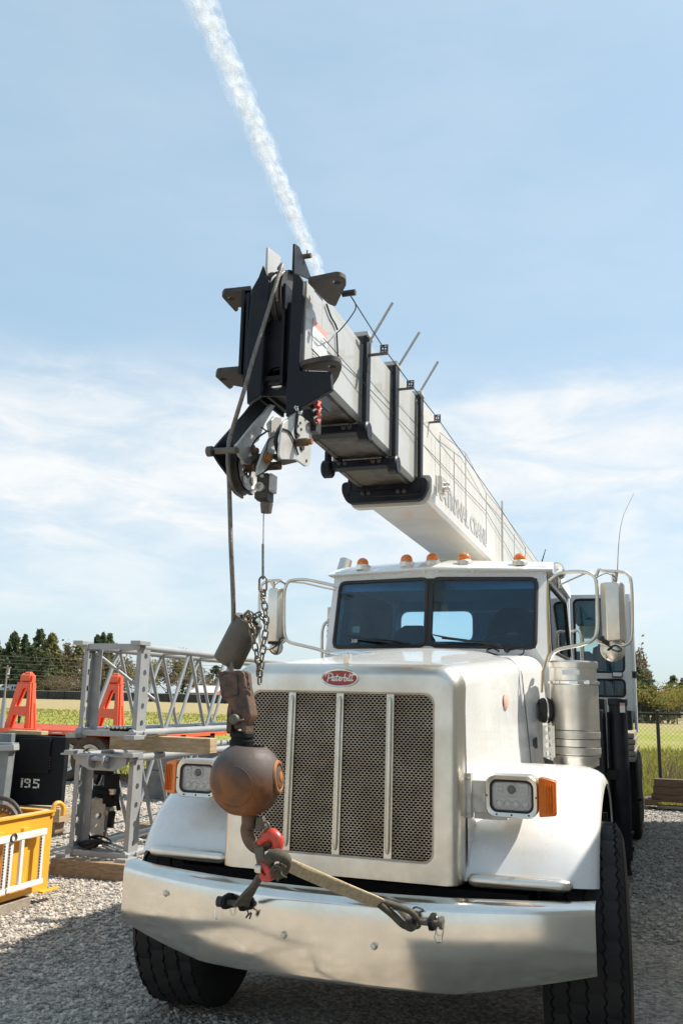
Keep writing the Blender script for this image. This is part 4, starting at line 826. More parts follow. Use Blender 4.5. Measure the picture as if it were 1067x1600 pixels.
# turret and operator cab (hidden mostly by the truck cab)
m = MB(); m.cyl((0,7.2,1.1),(0,7.2,1.45),.62,n=40); m.bb(-.42,-.26,6.6,8.2,1.4,3.3); m.bb(.26,.42,6.6,8.2,1.4,3.3); m.bb(-.5,.5,6.5,8.0,1.4,1.6); m.cyl((-.45,7.9,3.0),(.45,7.9,3.0),.09); m.tube([V(0,6.7,1.7), V(0,5.2,2.86)], .09, 16); m.build('turret', 'black', C, bev=.01)
def opcab():
    y = 7.2; x0, x1, z0, z1 = .56, 1.265, 1.50, 2.99; m = MB()
    f = lambda px, py: PY(y, px, py)
    outer = rnd([V(x0,y,z0), V(x1,y,z0), V(x1,y,z1), V(x0,y,z1)], .05)
    zb, zt = f(960,1050).z, f(960,936).z; w1 = rnd([V(x0+.04,y,zb), V(x1-.10,y,zb), V(x1-.085,y,zt), V(x0+.04,y,zt)], .06)
    lz0, lz1 = f(960,1088).z, f(960,1062).z; w2 = rnd([V(x0+.1,y,lz0), V(x1-.10,y,lz0), V(x1-.10,y,lz1), V(x0+.1,y,lz1)], .05)
    hb = (lz1+zb)/2
    up = rnd([V(x0,y,hb), V(x1,y,hb), V(x1,y,z1), V(x0,y,z1)], .004); lo = rnd([V(x0,y,z0), V(x1,y,z0), V(x1,y,hb), V(x0,y,hb)], .004)
    m.prism(loop_hole(up, w1), V(0,.04,0)); m.prism(loop_hole(lo, w2), V(0,.04,0))
    m.bb(x0,x0+.03,y+.04,y+1.5,z0,2.0); m.bb(x1-.03,x1,y+.04,y+1.5,z0,2.02); m.bb(x0,x1,y+.04,y+1.5,z1-.06,z1); m.bb(x0,x1,y+1.47,y+1.5,z0,1.9); m.bb(x0,x1,y+.04,y+1.5,z0,z0+.04)
    for q in (x0+.02,x1-.02): 
        for yy in (y+.06,y+1.46): m.bb(q-.03,q+.03,yy-.03,yy+.03,1.9,z1-.05)
    m.bb(x0,x1,y+1.44,y+1.5,2.55,z1)
    c = m.build('operator_cab', 'white', C, bev=.008)
    for w in (w1,w2):
        g = MB(); g.prism([q+V(0,.015,0) for q in w], V(0,.004,0)); gg = g.build('cab_window', 'tglass', c)
        t = MB(); t.tube([q+V(0,-.001,0) for q in w], .013, 8, True); t.build('window_seal', 'gasket', gg)
    g = MB(); g.bb(x1-.012,x1-.008,y+.1,y+1.42,2.03,z1-.08); g.build('side_window', 'tglass', c)
    m = MB(); sx = .95
    m.loft([[V(sx+a,y+.75+b,z) for a, b in rrect(w,.13,.05,4)] for z, w in ((1.75,.4),(2.2,.42),(2.38,.36),(2.42,.2))]); m.bb(sx-.22,sx+.22,y+.4,y+.8,1.66,1.8); m.build('operator_seat', 'navy', c, sm=60)
    m = MB(); m.bb(x0+.05,x1-.05,y+.06,y+.5,z1-.35,z1-.07); m.bb(x0+.04,x0+.2,y+.1,y+.9,1.55,2.3); m.tube([V(sx-.25,y+.3,1.6), V(sx-.25,y+.32,2.1)], .02); m.bb(x0+.3,x0+.33,y+.2,y+.22,2.1,2.8); m.build('cab_fittings', 'navy', c)
    m = MB(); p = f(964,1055); m.bb(p.x-.06,p.x+.06,y-.06,y-.02,p.z-.03,p.z+.03); m.build('work_light', 'gasket', c, bev=.005)
    m = MB(); p = f(964,1054); m.bb(p.x-.05,p.x+.05,y-.066,y-.058,p.z-.022,p.z+.022); m.build('work_light_lens', 'sign', c)
    m = MB(); m.tube([V(x1+.01,y-.01,1.35), V(x1+.01,y-.01,2.9)], .02, 8); m.build('cab_rail', 'white', c)
    m = MB(); m.tube([V(x1+.012,y-.012,1.98), V(x1+.012,y-.012,2.06)], .024, 8); m.build('rail_clamp', 'gasket', c)
opcab()

# ------------------------------------------------------------------ boom head
Z1 = lambda a, b: (300+.2437*a, 360+.2437*b)
Z8 = lambda a, b: (300+.1874*a, 600+.1874*b)
def head():
    yf = -.86
    m = MB()
    m.prism([PY(yf,*Z1(*p)) for p in ((648,275),(688,283),(716,330),(706,500),(690,840),(692,898),(890,904),(893,1018),(760,1100),(600,1192),(604,1020),(612,900),(628,600),(636,460))], V(0,.03,0))
    m.prism([PY(yf,*Z1(*p)) for p in ((470,250),(488,300),(500,345),(484,480),(465,640),(448,900),(440,1052),(352,1112),(345,872),(352,700),(368,520),(380,380),(425,300),(455,220))], V(0,.03,0))
    h = m.build('boom_head', 'black', C, bev=.004)
    # recessed front plate with the round opening
    m = MB(); pl = [PY(-.80,*Z1(*p)) for p in ((505,455),(655,462),(640,700),(622,905),(612,1010),(610,1060),(430,1060),(445,900),(465,640))]
    m.prism(keyhole(pl, PY(-.80,*Z1(542,948)), .052, 20), V(0,.02,0)); m.build('web_plate', 'black', h)
    m = MB(); m.cyl(PY(-.79,*Z1(480,1010)), PY(-.79,*Z1(580,1000)), .010, n=12); m.build('guide_roller', 'chrome', h)
    # inner box (sides, back and dark interior)
    m = MB(); a, b = PY(-.80,*Z1(505,455)), PY(-.80,*Z1(612,1060))
    for x, z1 in ((-.118,3.42),(-.070,3.44),(.055,3.44),(.118,3.40)): m.bb(x-.006,x+.006,-.835,-.40,2.98,z1)
    m.bb(-.118,.118,-.52,-.40,3.0,3.36); m.bb(-.07,.055,-.83,-.5,3.0,3.02); m.build('head_box', 'black', h)
    # ear plates rising beside the top sheaves
    m = MB(); X_ = -.072; m.prism([PX(X_,*Z1(*p)) for p in ((490,108),(482,300),(500,345),(530,330),(560,260),(572,170))], V(-.012,0,0)); m.build('ear_plate', 'boomg', h, bev=.002)
    m = MB(); X_ = .070; m.prism([PX(X_,*Z1(*p)) for p in ((662,84),(655,278),(690,285),(770,318),(735,220),(690,105))], V(-.012,0,0)); m.build('ear_plate', 'black', h, bev=.002)
    m = MB(); p = PX(.08,*Z1(738,165)); m.cyl(p+V(-.03,0,0), p+V(.02,0,0), .012, n=8); m.cyl(p+V(0,0,0), p+V(0,0,.03), .003, n=6); m.build('ear_pin', 'rustd', h)
    # sheaves at the top of the head
    c = PX(0.0, *Z1(590,330)); cy, cz = -.715, 3.40; r = .148
    for k, x in enumerate((-.042,-.014,.014,.042)):
        m = MB(); m.lathe([(.03,-.012),(r*.86,-.006),(r,-.012),(r-.012,-.003),(r-.012,.003),(r,.012),(r*.86,.006),(.03,.012)], (x-.004,cy,cz), (1,0,0), 40); m.build('sheave', 'lug', h)
    m = MB(); m.tube([V(.03,cy+math.cos(t)*(r-.006),cz+math.sin(t)*(r-.006)) for t in [R(60+10*i) for i in range(15)]], .007, 8); m.build('reeved_rope', 'rope', h)
    # four side lugs
    for z, pts, hole, x in ((3.395, ((735,330),(800,318),(935,290),(982,308),(990,350),(965,395),(920,492),(868,470)), (925,333), .11), (3.035, ((690,868),(760,850),(880,828),(945,842),(962,878),(940,940),(900,1005),(885,905),(692,898)), (897,875), .11)):
        m = MB(); pp = rnd([PZ(z,*Z1(*p)) for p in pts], .02, 4); m.prism(keyhole(pp, PZ(z,*Z1(*hole)), .017, 16), V(0,0,.022)); m.build('mounting_lug', 'lug', h, bev=.002)
    for z, pts, hole in ((3.44, ((382,382),(240,398),(205,400),(190,425),(230,470),(280,525),(300,512),(292,498),(312,492),(370,515)), (250,438)), (3.07, ((352,895),(200,908),(162,912),(150,938),(190,975),(240,1020),(265,1008),(262,995),(340,1010)), (205,955))):
        m = MB(); pp = rnd([PZ(z,*Z1(*p)) for p in pts], .012, 3); m.prism(keyhole(pp, PZ(z,*Z1(*hole)), .016, 16), V(0,0,.022)); m.build('mounting_lug', 'lug', h, bev=.002)
    # doubler on the side of the tip section and the warning decal
    m = MB(); m.bb(.153,.158,-.83,-.755,3.02,3.44); m.build('side_doubler', 'boomg', S4)
    for q in (3.22,3.05,3.38):
        m = MB(); m.cyl((.158,-.79,q),(.163,-.79,q),.010,n=8); m.build('rivet', 'boomw', S4)
    m = MB(); P = lambda a, b: PX(.1545,*Z1(a,b)); q0, q1 = P(775,585), P(858,770); y0, y1, z0, z1 = q0.y, q1.y+.01, P(775,760).z, P(775,560).z
    m.bb(.152,.1555,y0,y1,z0,z1-.03); d = m.build('warning_decal', 'sign', S4)
    m = MB(); m.bb(.152,.1558,y0,y1,z1-.03,z1); m.build('decal_header', 'signr', S4)
    m = MB()
    for k in range(9):
        if k == 2 or k == 3: m.bb(.1552,.1562,y0+.03,y0+.06,z1-.06-.014*k,z1-.052-.014*k)
        else: m.bb(.1552,.1562,y0+.012,y1-.012-.01*(k % 3),z1-.060-.014*k,z1-.055-.014*k)
    m.build('decal_print', 'signt', S4)
    # ---- lower swing-out sheave bracket
    m = MB(); m.prism(rnd([PX(-.165,*Z8(*p)) for p in ((150,560),(240,455),(330,355),(430,240),(525,118),(620,100),(640,180),(560,330),(455,420),(345,560),(340,700),(355,860),(395,905),(335,880),(290,765),(215,665))], .006, 2), V(.012,0,0)); br = m.build('sheave_bracket', 'black', h, bev=.002)
    m = MB(); m.prism([PX(-.035,*Z8(*p)) for p in ((370,512),(400,480),(520,330),(610,235),(655,170),(700,175),(610,330),(560,470),(500,520),(478,600),(440,662),(418,618),(400,600))], V(-.012,0,0)); m.build('bracket_plate', 'steelg', br, bev=.002)
    m = MB(); m.prism([PX(.035,*Z8(*p)) for p in ((548,770),(556,690),(600,560),(660,440),(640,330),(690,270),(745,280),(750,330),(700,480),(690,610),(600,735))], V(-.012,0,0)); m.build('bracket_plate', 'steelg', br, bev=.002)
    m = MB(); m.prism(rnd([PX(.145,*Z8(*p)) for p in ((868,238),(915,268),(998,330),(1000,420),(990,640),(975,682),(950,688),(870,630),(742,628),(728,590),(745,420),(765,318))], .008, 2), V(-.010,0,0)); m.build('side_plate', 'steelg', br, bev=.002)
    cx = -.10; c = PX(cx, *Z8(448,700)); r = .118
    m = MB(); hl = []
    m.lathe([(.035,-.013),(.044,-.008),(.075,-.007),(r*.90,-.008),(r,-.018),(r-.016,-.004),(r-.016,.004),(r,.018),(r*.90,.008),(.075,.007),(.044,.008),(.035,.013)], c, (1,0,0), 48); sh = m.build('lower_sheave', 'lug', br, sm=40)
    m = MB()
    m.lathe([(.030,-.02),(.044,-.012),(.090,-.010),(.096,-.006)], c+V(.020,0,0), (1,0,0), 32); 
    m.build('sheave_face', 'steelg', sh)
    for a in range(5):
        m = MB(); t = 2*math.pi*a/5+.5; m.lathe([(.016,0),(.017,.003),(0,.004)], c+V(.012,math.cos(t)*.066,math.sin(t)*.066), (1,0,0), 16); m.build('lightening_hole', 'boomw', sh)
    m = MB(); m.cyl(PX(-.185,*Z8(152,562)), PX(-.03,*Z8(375,553)), .0135, n=14); q = PX(-.185,*Z8(152,562)); m.cyl(q+V(-.012,0,0), q+V(.012,0,0), .022, n=16); m.build('rope_keeper_pin', 'pipe', br, bev=.002)
    m = MB(); m.cyl(c+V(-.09,0,0), c+V(.16,0,0), .018, n=16); m.build('sheave_axle', 'rustd', br)
    for p, x, r_ in (((620,615),.038,.015),((505,560),-.03,.014),((525,685),.0,.017)):
        m = MB(); q = PX(x,*Z8(*p)); m.lathe([(r_*1.5,0),(r_*1.5,.006),(r_,.007),(r_,.022),(r_*.8,.026),(0,.026)], q, (1,0,0), 6 if r_ > .02 else 14); m.build('bracket_bolt', 'rusto' if x > .03 else 'rustd', br, sm=20)
    m = MB(); q = PX(.145,*Z8(860,490)); m.cyl(q-V(.02,0,0), q+V(.055,0,0), .017, n=14); m.build('pivot_pin', 'rustd', br); m = MB(); m.cyl(q+V(.055,0,0), q+V(.075,0,0), .013, n=12); m.build('pin_tip', 'rusto', br)
    m = MB(); q = PX(.13,*Z8(885,520)); m.lathe([(.02,0),(.02,.012),(0,.012)], q+V(.01,0,0), (1,0,0), 16); q = PX(.147,*Z8(957,640)); m.lathe([(.007,-.004),(.007,.001),(0,.001)], q, (1,0,0), 10)
    for p in ((885,350),(905,325),(912,378)): q = PX(.147,*Z8(*p)); m.lathe([(.006,-.004),(.006,.002),(0,.002)], q, (1,0,0), 8)
    m.build('plate_hole', 'gasket', br)
    m = MB(); A, D_ = PX(.03,*Z8(700,640)), PX(.14,*Z8(860,600)); m.loft([[A+V(0,-.03,0),A+V(0,.08,.0),A+V(0,.08,.01),A+V(0,-.03,.02)], [D_+V(0,-.03,0),D_+V(0,.08,0),D_+V(0,.08,.01),D_+V(0,-.03,.02)]]); m.cyl(PX(.0,*Z8(470,640)), PX(.0,*Z8(590,600)), .014); m.build('cross_plate', 'lug', br)
    m = MB()
    for pts, r_, x in ((((880,250),(872,330),(866,400),(890,430),(870,445)),.006,.15), (((745,350),(715,400),(700,480),(715,560),(735,600)),.010,.06), (((760,375),(810,395),(850,470),(870,540),(885,590)),.004,.15), (((745,355),(800,300),(860,255)),.004,.12), (((700,430),(640,470),(620,560)),.003,.045), (((690,300),(640,380),(540,455),(500,520)),.004,.0), (((735,370),(690,390),(630,395),(580,360)),.003,.03), (((540,770),(610,730),(690,675),(740,650)),.003,.06)):
        m.tube([PX(x,*Z8(*p)) for p in pts], r_, 6, sub=4)
    m.build('control_wire', 'gasket', br)
    m = MB(); m.tube([PX(.155,*Z8(*p)) for p in ((860,200),(868,185),(880,190),(876,215),(895,235),(912,228),(905,245))], .006, 7, sub=3); m.build('snap_hook', 'chrome', br)
    m = MB(); m.tube([PX(.17,*Z8(*p)) for p in ((1030,150),(1045,130),(1058,150),(1040,185),(1060,200),(1045,250),(1055,300),(1035,320))], .012, 7, sub=4); m.build('red_cable', 'redp', br)
    m = MB(); m.tube([PX(.17,*Z8(*p)) for p in ((1000,230),(1030,215),(1050,250),(1030,330),(1010,290),(1070,260))], .007, 7, sub=4); q = PX(.12,-1,0) if False else PX(.15,*Z8(1000,300)); m.bb(q.x-.04,q.x+.02,q.y,q.y+.06,q.z-.05,q.z+.05); m.build('connector', 'gasket', br)
    # anti-two-block switch
    sy = -.88; P = lambda a, b: PY(sy,*Z8(a,b)); m = MB(); a, b = P(540,745), P(625,965); m.bb(a.x,b.x,sy,sy+.07,b.z,a.z-.0); m.bb(a.x-.003,P(660,0).x,sy-.01,sy+.06,P(0,990).z,P(0,935).z); sw = m.build('limit_switch', 'lug', br, bev=.004)
    m = MB(); m.bb(b.x,P(690,0).x,sy+.005,sy+.07,P(0,930).z,a.z); m.build('switch_housing', 'steelg', sw, bev=.006)
    q = P(573,863); m = MB(); m.lathe([(.020,0),(.020,-.018),(.011,-.02),(.009,-.008),(0,-.008)], (q.x,sy,q.z), (0,1,0), 18); q = P(590,768); m.lathe([(.008,0),(.008,-.01),(0,-.01)], (q.x,sy,q.z), (0,1,0), 10); m.build('switch_cap', 'steelg', sw)
    a, b = P(598,985), P(598,1062); m = MB(); m.cyl(V(a.x,sy+.03,a.z), V(a.x,sy+.03,b.z), .027, .022, 18); m.build('plunger', 'pipe', sw)
    return h
head()

# ------------------------------------------------------------------ what hangs from the boom
YB = -.95
rp = [V(.0,-.78,3.545), PY(-.845,*Z1(578,222)), PY(-.88,*Z1(550,310)), PY(-.92,*Z1(482,540)), PY(-.97,*Z1(400,800)), PY(-1.0,*Z1(340,1010)), PX(-.10,*Z8(325,420)), PX(-.10,*Z8(306,520)), PX(-.10,*Z8(302,640)), PX(-.10,*Z8(310,800)), PY(-1.03,361,850), PY(-.98,365,952), PY(-.955,363,1000), PY(-.95,362,1060)]
m = MB(); m.tube(rp, .0092, 10, sub=6)
for dx in (-.022,.020): m.tube([PX(-.10+dx,*Z8(325,440)), PX(-.10+dx,*Z8(300,560)), PX(-.10+dx,*Z8(300,700)), PX(-.10+dx,*Z8(345,880)), PX(-.10+dx,*Z8(420,945))], .007, 8, sub=6)
solo(m, 'hoist_rope', 'rope', 'grey steel hoist rope running over the black boom head and down to the rusty ball', 'rope', sm=60)
# chain with its stretched links
def link(c, t, side, L, w, r):
    t = Vector(t).normalized(); side = (Vector(side)-t*Vector(side).dot(t)).normalized(); pts = []
    for k in range(16):
        a = 2*math.pi*k/16; pts.append(Vector(c)+t*(math.sin(a)*w/2+(L/2-w/2)*(1 if math.sin(a) > 0 else -1))+side*math.cos(a)*w/2)
    return MB().tube(pts, r, 7, True)
ch = thing('chain', PY(-.93,411,985), 'steel chain on a thin wire looped through the top of the dark pipe weight', 'chain')
def strand(px, y, pitch=.026, L=.036, w=.021, r=.0036, ph=0):
    pts = smooth([PY(yy,*p) for p, yy in zip(px, y)], 12); acc = 0; k = ph; last = pts[0]; i = 1; need = 0
    while i < len(pts):
        d = (pts[i]-last).length
        if acc+d >= need:
            t = (pts[min(i+1,len(pts)-1)]-pts[i-1]); side = V(1,.15,0) if k % 2 else V(.15,1,.1)
            link(pts[i], t, side, L, w, r).build('chain_link', 'chain', ch, sm=60); acc = 0; need = pitch; k += 1; last = pts[i]
        else: acc += d; last = pts[i]
        i += 1
strand([(411,935),(414,950),(416,975),(413,1000),(409,1030),(406,1058)], [-.93]*6)
strand([(388,966),(394,985),(397,1003),(402,1025),(405,1045),(406,1066)], [-1.0,-1.02,-1.02,-1.0,-.97,-.94], ph=1)
strand([(410,966),(405,960),(398,964)], [-.93,-.93,-.94])
link(PY(-.93,411,913), (0,0,1), (1,.3,0), .062, .030, .0042).build('chain_link', 'chain', ch, sm=60)
link(PY(-.93,411.5,928), (0,0,1), (.3,1,0), .034, .024, .0042).build('chain_link', 'chain', ch, sm=60)
m = MB(); m.tube([PY(-.86,412,798), PY(-.90,411.5,850), PY(-.93,411,902)], .0022, 6); m.tube([PY(-.92,411,850), PY(-.93,411,905)], .005, 7); m.build('suspension_wire', 'rope', ch)
# pipe weight
a0, b0 = PY(-.95,386,968), PY(-.93,352,1034); ax = (b0-a0); a0 = a0+V(0,.02,0)
m = MB(); L = ax.length; r = .060
m.lathe([(r*.68,.02),(r*.70,0),(r*.98,0),(r,.004),(r,L-.003),(r*.97,L),(r*.6,L),(r*.6,.12),(r*.68,.02)], a0, ax, 36)
m.build; wt = thing('pipe_weight', b0, 'tilted dark steel pipe weight hung by a chain above the rusty hook block', 'weight')
pw = m.build('pipe_body', 'pipe', wt, sm=40)
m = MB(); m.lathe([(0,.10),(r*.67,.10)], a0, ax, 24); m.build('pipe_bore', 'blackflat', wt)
q = PY(-1.02,387,964); m = MB(); m.tube([q+V(.016*math.cos(t),0,.018*math.sin(t)) for t in [2*math.pi*i/16 for i in range(16)]], .005, 8, True); m.build('shackle', 'chain', wt, sm=60)
m = MB(); q = PY(-.95,388,958)
for k in range(5): link(q+V(.006*k,.01,-.004*k), (1,.2,-.3), (0,1,.4 if k % 2 else -.8), .026, .018, .0035); m.tube([q+V(.007*k+.008*math.cos(t),.01*(k%2),.010*math.sin(t)-.004*k) for t in [2*math.pi*i/10 for i in range(10)]], .0035, 6, True)
m.build('chain_bunch', 'chain', wt, sm=60)
# headache ball, wedge socket, swivel hook
bc = PY(YB,385,1217); rb = .137
HB = thing('headache_ball', bc, 'rusty round crane ball with wedge socket and hook hanging in front of the grille', 'crane ball')
m = MB()
prof = []
for k in range(25):
    t = math.pi*k/24; prof.append((rb*math.sin(t), -rb*math.cos(t)))
prof = [(.045,-rb*.93)]+[p for p in prof if -rb*.955 < p[1] < rb*.90]+[(.060,rb*.885),(.056,rb*.80),(.0,rb*.80)]
tl = V(.06,.0,1).normalized()
m.lathe(prof, bc, tl, 48)
ball = m.build('ball', 'rust', HB, sm=60)
# recessed pocket on the side of the ball and a cast ring on its face
sd_ = V(.97,.13,.10).normalized()
def pocket(mb, dr, prof, n=26): mb.lathe(prof, bc+dr*0, dr, n)
m = MB(); pocket(m, sd_, [(.062,rb*.905),(.058,rb*.955),(.050,rb*.965),(.046,rb*.93),(.0,rb*.93)]); m.build('pocket_rim', 'rusto', ball, sm=40)
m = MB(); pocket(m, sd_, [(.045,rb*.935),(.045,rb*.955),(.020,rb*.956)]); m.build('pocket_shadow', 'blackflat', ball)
m = MB(); pocket(m, sd_, [(.020,rb*.93),(.020,rb*1.0),(.013,rb*1.02),(0,rb*1.02)], 14); m.build('pocket_bolt', 'rusto', ball)
fd = V(.03,-.98,-.16).normalized()
m = MB(); u, w = perp(fd); m.tube([(bc+fd*.122+(u*math.cos(t)+w*math.sin(t))*.078 - bc).normalized()*(rb+.0005)+bc for t in [2*math.pi*i/40 for i in range(6, 31)]], .0011, 6); m.build('cast_ring', 'rust', ball, sm=60)
m = MB(); nk = PY(YB,377,1168); m.lathe([(.042,-.06),(.044,.0),(.046,.03),(.047,.036),(.041,.038),(.041,.046),(.046,.050),(.046,.064),(.038,.070),(0,.07)], nk-V(0,0,.01), V(.02,0,1), 28); m.build('swivel_neck', 'blackflat', HB, sm=40)
m = MB(); cl = PY(YB,376,1112)
for dx in (-.028,.034): m.prism(rnd([V(cl.x+dx-.012,YB-.035,nk.z+.05), V(cl.x+dx-.012,YB+.035,nk.z+.05), V(cl.x+dx-.012,YB+.038,cl.z+.01), V(cl.x+dx-.012,YB+.015,cl.z+.05), V(cl.x+dx-.012,YB-.015,cl.z+.05), V(cl.x+dx-.012,YB-.038,cl.z+.01)], .015, 3), V(.020,0,0))
m.build('clevis', 'rustd', HB, bev=.003)
m = MB(); so = [(340,1050),(372,1047),(381,1050),(383,1072),(392,1118),(384,1136),(366,1140),(362,1105),(345,1088)]
m.prism(rnd([PY(YB-.035,*p) for p in so], .006, 2), V(0,.07,0)); so_ = m.build('wedge_socket', 'rustd', HB, bev=.005)
m = MB(); m.prism(rnd([PY(YB-.042,*p) for p in ((343,1056),(370,1053),(372,1086),(348,1090))], .006, 2), V(0,.01,0)); m.build('socket_cheek', 'rustd', so_, bev=.003)
m = MB(); q = PY(YB-.04,369,1124); m.lathe([(.020,0),(.021,-.018),(.017,-.024),(0,-.025)], q, (0,1,0), 20); m.tube([q+V(.03,0,.0), q+V(.038,-.02,.0), q+V(.02,-.03,-.005)], .004, 6, sub=3); m.build('clevis_pin', 'pipe', HB, sm=40)
m = MB(); q = PY(YB,389,1275); m.cyl(q+V(0,0,.02), q+V(.002,0,-.045), .030, .026, 20); m.build('hook_shank', 'rustd', HB)
m = MB(); hk = [(390,1268),(391,1280),(386,1296),(391,1314),(404,1324),(418,1318),(424,1304)]
m.tube(smooth([PY(YB,*p) for p in hk], 5), [.022]*6+[.025]*16+[.020]*6+[.014]*3, 14); m.build('hook', 'rustd', HB, sm=60)
m = MB(); m.prism([PY(YB-.012,*p) for p in ((400,1278),(410,1276),(414,1292),(404,1300),(398,1296)) ], V(0,.024,0)); m.tube([PY(YB-.02,*p) for p in ((408,1290),(416,1284),(421,1292),(414,1298))], .005, 6, sub=3); m.build('hook_latch', 'pipe', HB, bev=.003)
# red sling hooks and straps
def red_hook(px, y, rr, label, extra=None):
    t = thing('sling_hook', PY(y,*px[len(px)//2]), label, 'hook', 'red sling hooks below the ball')
    m = MB(); p = smooth([PY(y,*q) for q in px], 5); n = len(p); m.tube(p, [rr*(.7+.45*math.sin(math.pi*i/(n-1))) for i in range(n)], 14); m.build('hook_body', 'redp', t, sm=60); return t
h1 = red_hook([(405,1318),(414,1310),(424,1304),(433,1312),(434,1326),(433,1338)], YB-.01, .021, 'red painted sling hook caught over the tip of the crane hook')
h2 = red_hook([(406,1355),(411,1352),(420,1360),(423,1368),(414,1372),(408,1365)], YB-.03, .015, 'small red sling hook at the lower end of the grey link plate')
m = MB(); m.prism(rnd([PY(YB-.03,*p) for p in ((396,1326),(411,1322),(414,1352),(403,1358))], .006, 2), V(0,.012,0)); m.cyl(PY(YB-.03,410,1322), PY(YB-.03,413,1352), .006); m.build('link_plate', 'pipe', h2, bev=.002)
m = MB(); m.lathe([(.016,-.012),(.018,0),(.016,.012)], PY(YB-.04,405,1357), (1,0,0), 12, True); m.build('link_pin', 'alu2', h2)
def strap(name, pts, w, tw, th, mt, label, grp):
    p = smooth([Vector(q) for q in pts], 6); n = len(p); rings = []
    for i in range(n):
        f = i/(n-1); k = f*(len(w)-1); j = min(int(k), len(w)-2); ww = w[j]+(w[j+1]-w[j])*(k-j); kk = f*(len(tw)-1); j = min(int(kk), len(tw)-2); a = tw[j]+(tw[j+1]-tw[j])*(kk-j)
        t = (p[min(i+1,n-1)]-p[max(i-1,0)]).normalized(); u = V(0,0,1)-t*t.z; u.normalize(); v = t.cross(u); a = R(a)
        d = u*math.cos(a)+v*math.sin(a); e = t.cross(d)
        rings.append([p[i]+d*(ww/2*x)+e*(th/2*y+.004*math.sin(x*2.5)) for x, y in ((-1,-1),(-.8,-1.3),(0,-1),(.8,-1.3),(1,-1),(1,1),(.8,1.3),(0,1),(-.8,1.3),(-1,1))])
    m = MB(); m.loft(rings); return m
m = strap('s', [PY(-.93,440,1346), PY(-.80,470,1360), PY(-.50,530,1386), PY(-.25,585,1408), PY(-.19,597,1412)], [.044,.050,.052,.050,.040], [25,20,22,30,40], .007, 'strap', '', '')
ST = thing('strap', PY(-.5,520,1385), 'tan webbing strap pulled from the hook to the right side of the bumper', 'strap', 'webbing straps holding the hook to the bumper'); m.build('webbing', 'strap', ST, sm=50)
m = MB(); m.tube(smooth([PY(y,*p) for p, y in (((590,1406),-.21),((615,1414),-.16),((640,1424),-.12),((652,1436),-.09))], 5), .014, 10); m.tube(smooth([PY(y,*p) for p, y in (((592,1412),-.21),((612,1428),-.16),((632,1446),-.12),((650,1446),-.09))], 5), .016, 10); m.tube(smooth([PY(y,*p) for p, y in (((630,1446),-.12),((642,1452),-.11),((652,1444),-.09))], 4), .011, 8); m.build('dark_loop', 'strapd', ST, sm=60)
m = MB(); m.tube(smooth([PY(y,*p) for p, y in (((420,1346),-.97),((425,1338),-.99),((437,1336),-.98),((447,1345),-.95),((440,1362),-.93),((428,1364),-.95),((420,1356),-.97))], 4, True), .022, 10, True)
for k in range(14): a = random.uniform(0,6.28); q = PY(-.99,438,1358); m.tube([q, q+V(.02*math.cos(a),-.006,.02*math.sin(a)), q+V(.035*math.cos(a+.5),-.01,.03*math.sin(a+.6)-.01)], .003, 5, sub=2)
m.build('strap_eye', 'strapd', ST, sm=60)
m = strap('s', [PY(-.95,407,1368), PY(-.70,400,1380), PY(-.35,388,1396), PY(-.14,376,1414)], [.030,.040,.060,.070], [60,50,70,80], .012, '', '', '')
S_L = thing('strap', PY(-.5,392,1390), 'short dark dirty webbing strap from the lower hook down to the left bumper pin', 'strap', 'webbing straps holding the hook to the bumper'); m.build('webbing', 'strapd', S_L, sm=50)
# tow pins on the bumper
def towpin(px, lab, s):
    t = thing('tow_pin', PY(-.06,*px), lab, 'tow pin', 'tow pins on the bumper face'); c = PY(-.075,*px)
    for dx in (-.045,.045) if s < 0 else (-.035,.035):
        m = MB(); m.prism(rnd([V(c.x+dx-.010,-.025,c.z-.035), V(c.x+dx-.010,-.025,c.z+.035), V(c.x+dx-.010,-.09,c.z+.030), V(c.x+dx-.010,-.115,c.z), V(c.x+dx-.010,-.09,c.z-.030)], .012, 3), V(.020,0,0)); m.build('bracket_ear', 'blackflat', t, bev=.002)
    m = MB(); m.cyl(c+V(-.08,0,0), c+V(.075,0,.0), .013, n=14); m.cyl(c+V(.07,0,0), c+V(.085,0,0), .022, n=14) if s > 0 else m.cyl(c+V(-.085,0,0), c+V(-.05,0,0), .024, n=14); m.build('pin', 'lug' if s < 0 else 'pipe', t)
    m = MB(); x = c.x+(-.082 if s < 0 else .06); m.tube([V(x,-.08,c.z-.01), V(x-.012,-.085,c.z-.05), V(x,-.087,c.z-.075), V(x+.02,-.087,c.z-.07), V(x+.026,-.085,c.z-.02)], .0035, 6); m.build('hitch_clip', 'chrome', t)
    m = MB(); m.tube([V(c.x+.06,-.07,c.z-.02), V(c.x+.08,-.085,c.z-.035), V(c.x+.07,-.09,c.z-.055), V(c.x+.095,-.085,c.z-.03), V(c.x+.085,-.08,c.z-.06)] if s < 0 else [V(c.x-.05,-.07,c.z+.05), V(c.x-.03,-.09,c.z+.062), V(c.x-.0,-.08,c.z+.05), V(c.x-.02,-.085,c.z+.04)], .004, 6, sub=3); m.build('retaining_wire', 'pipe', t)
towpin((366,1411), 'dark tow pin with a hanging hitch clip on the left half of the bumper', -1)
towpin((662,1441), 'tow pin with rusty end on the right half of the bumper beside the strap loop', 1)

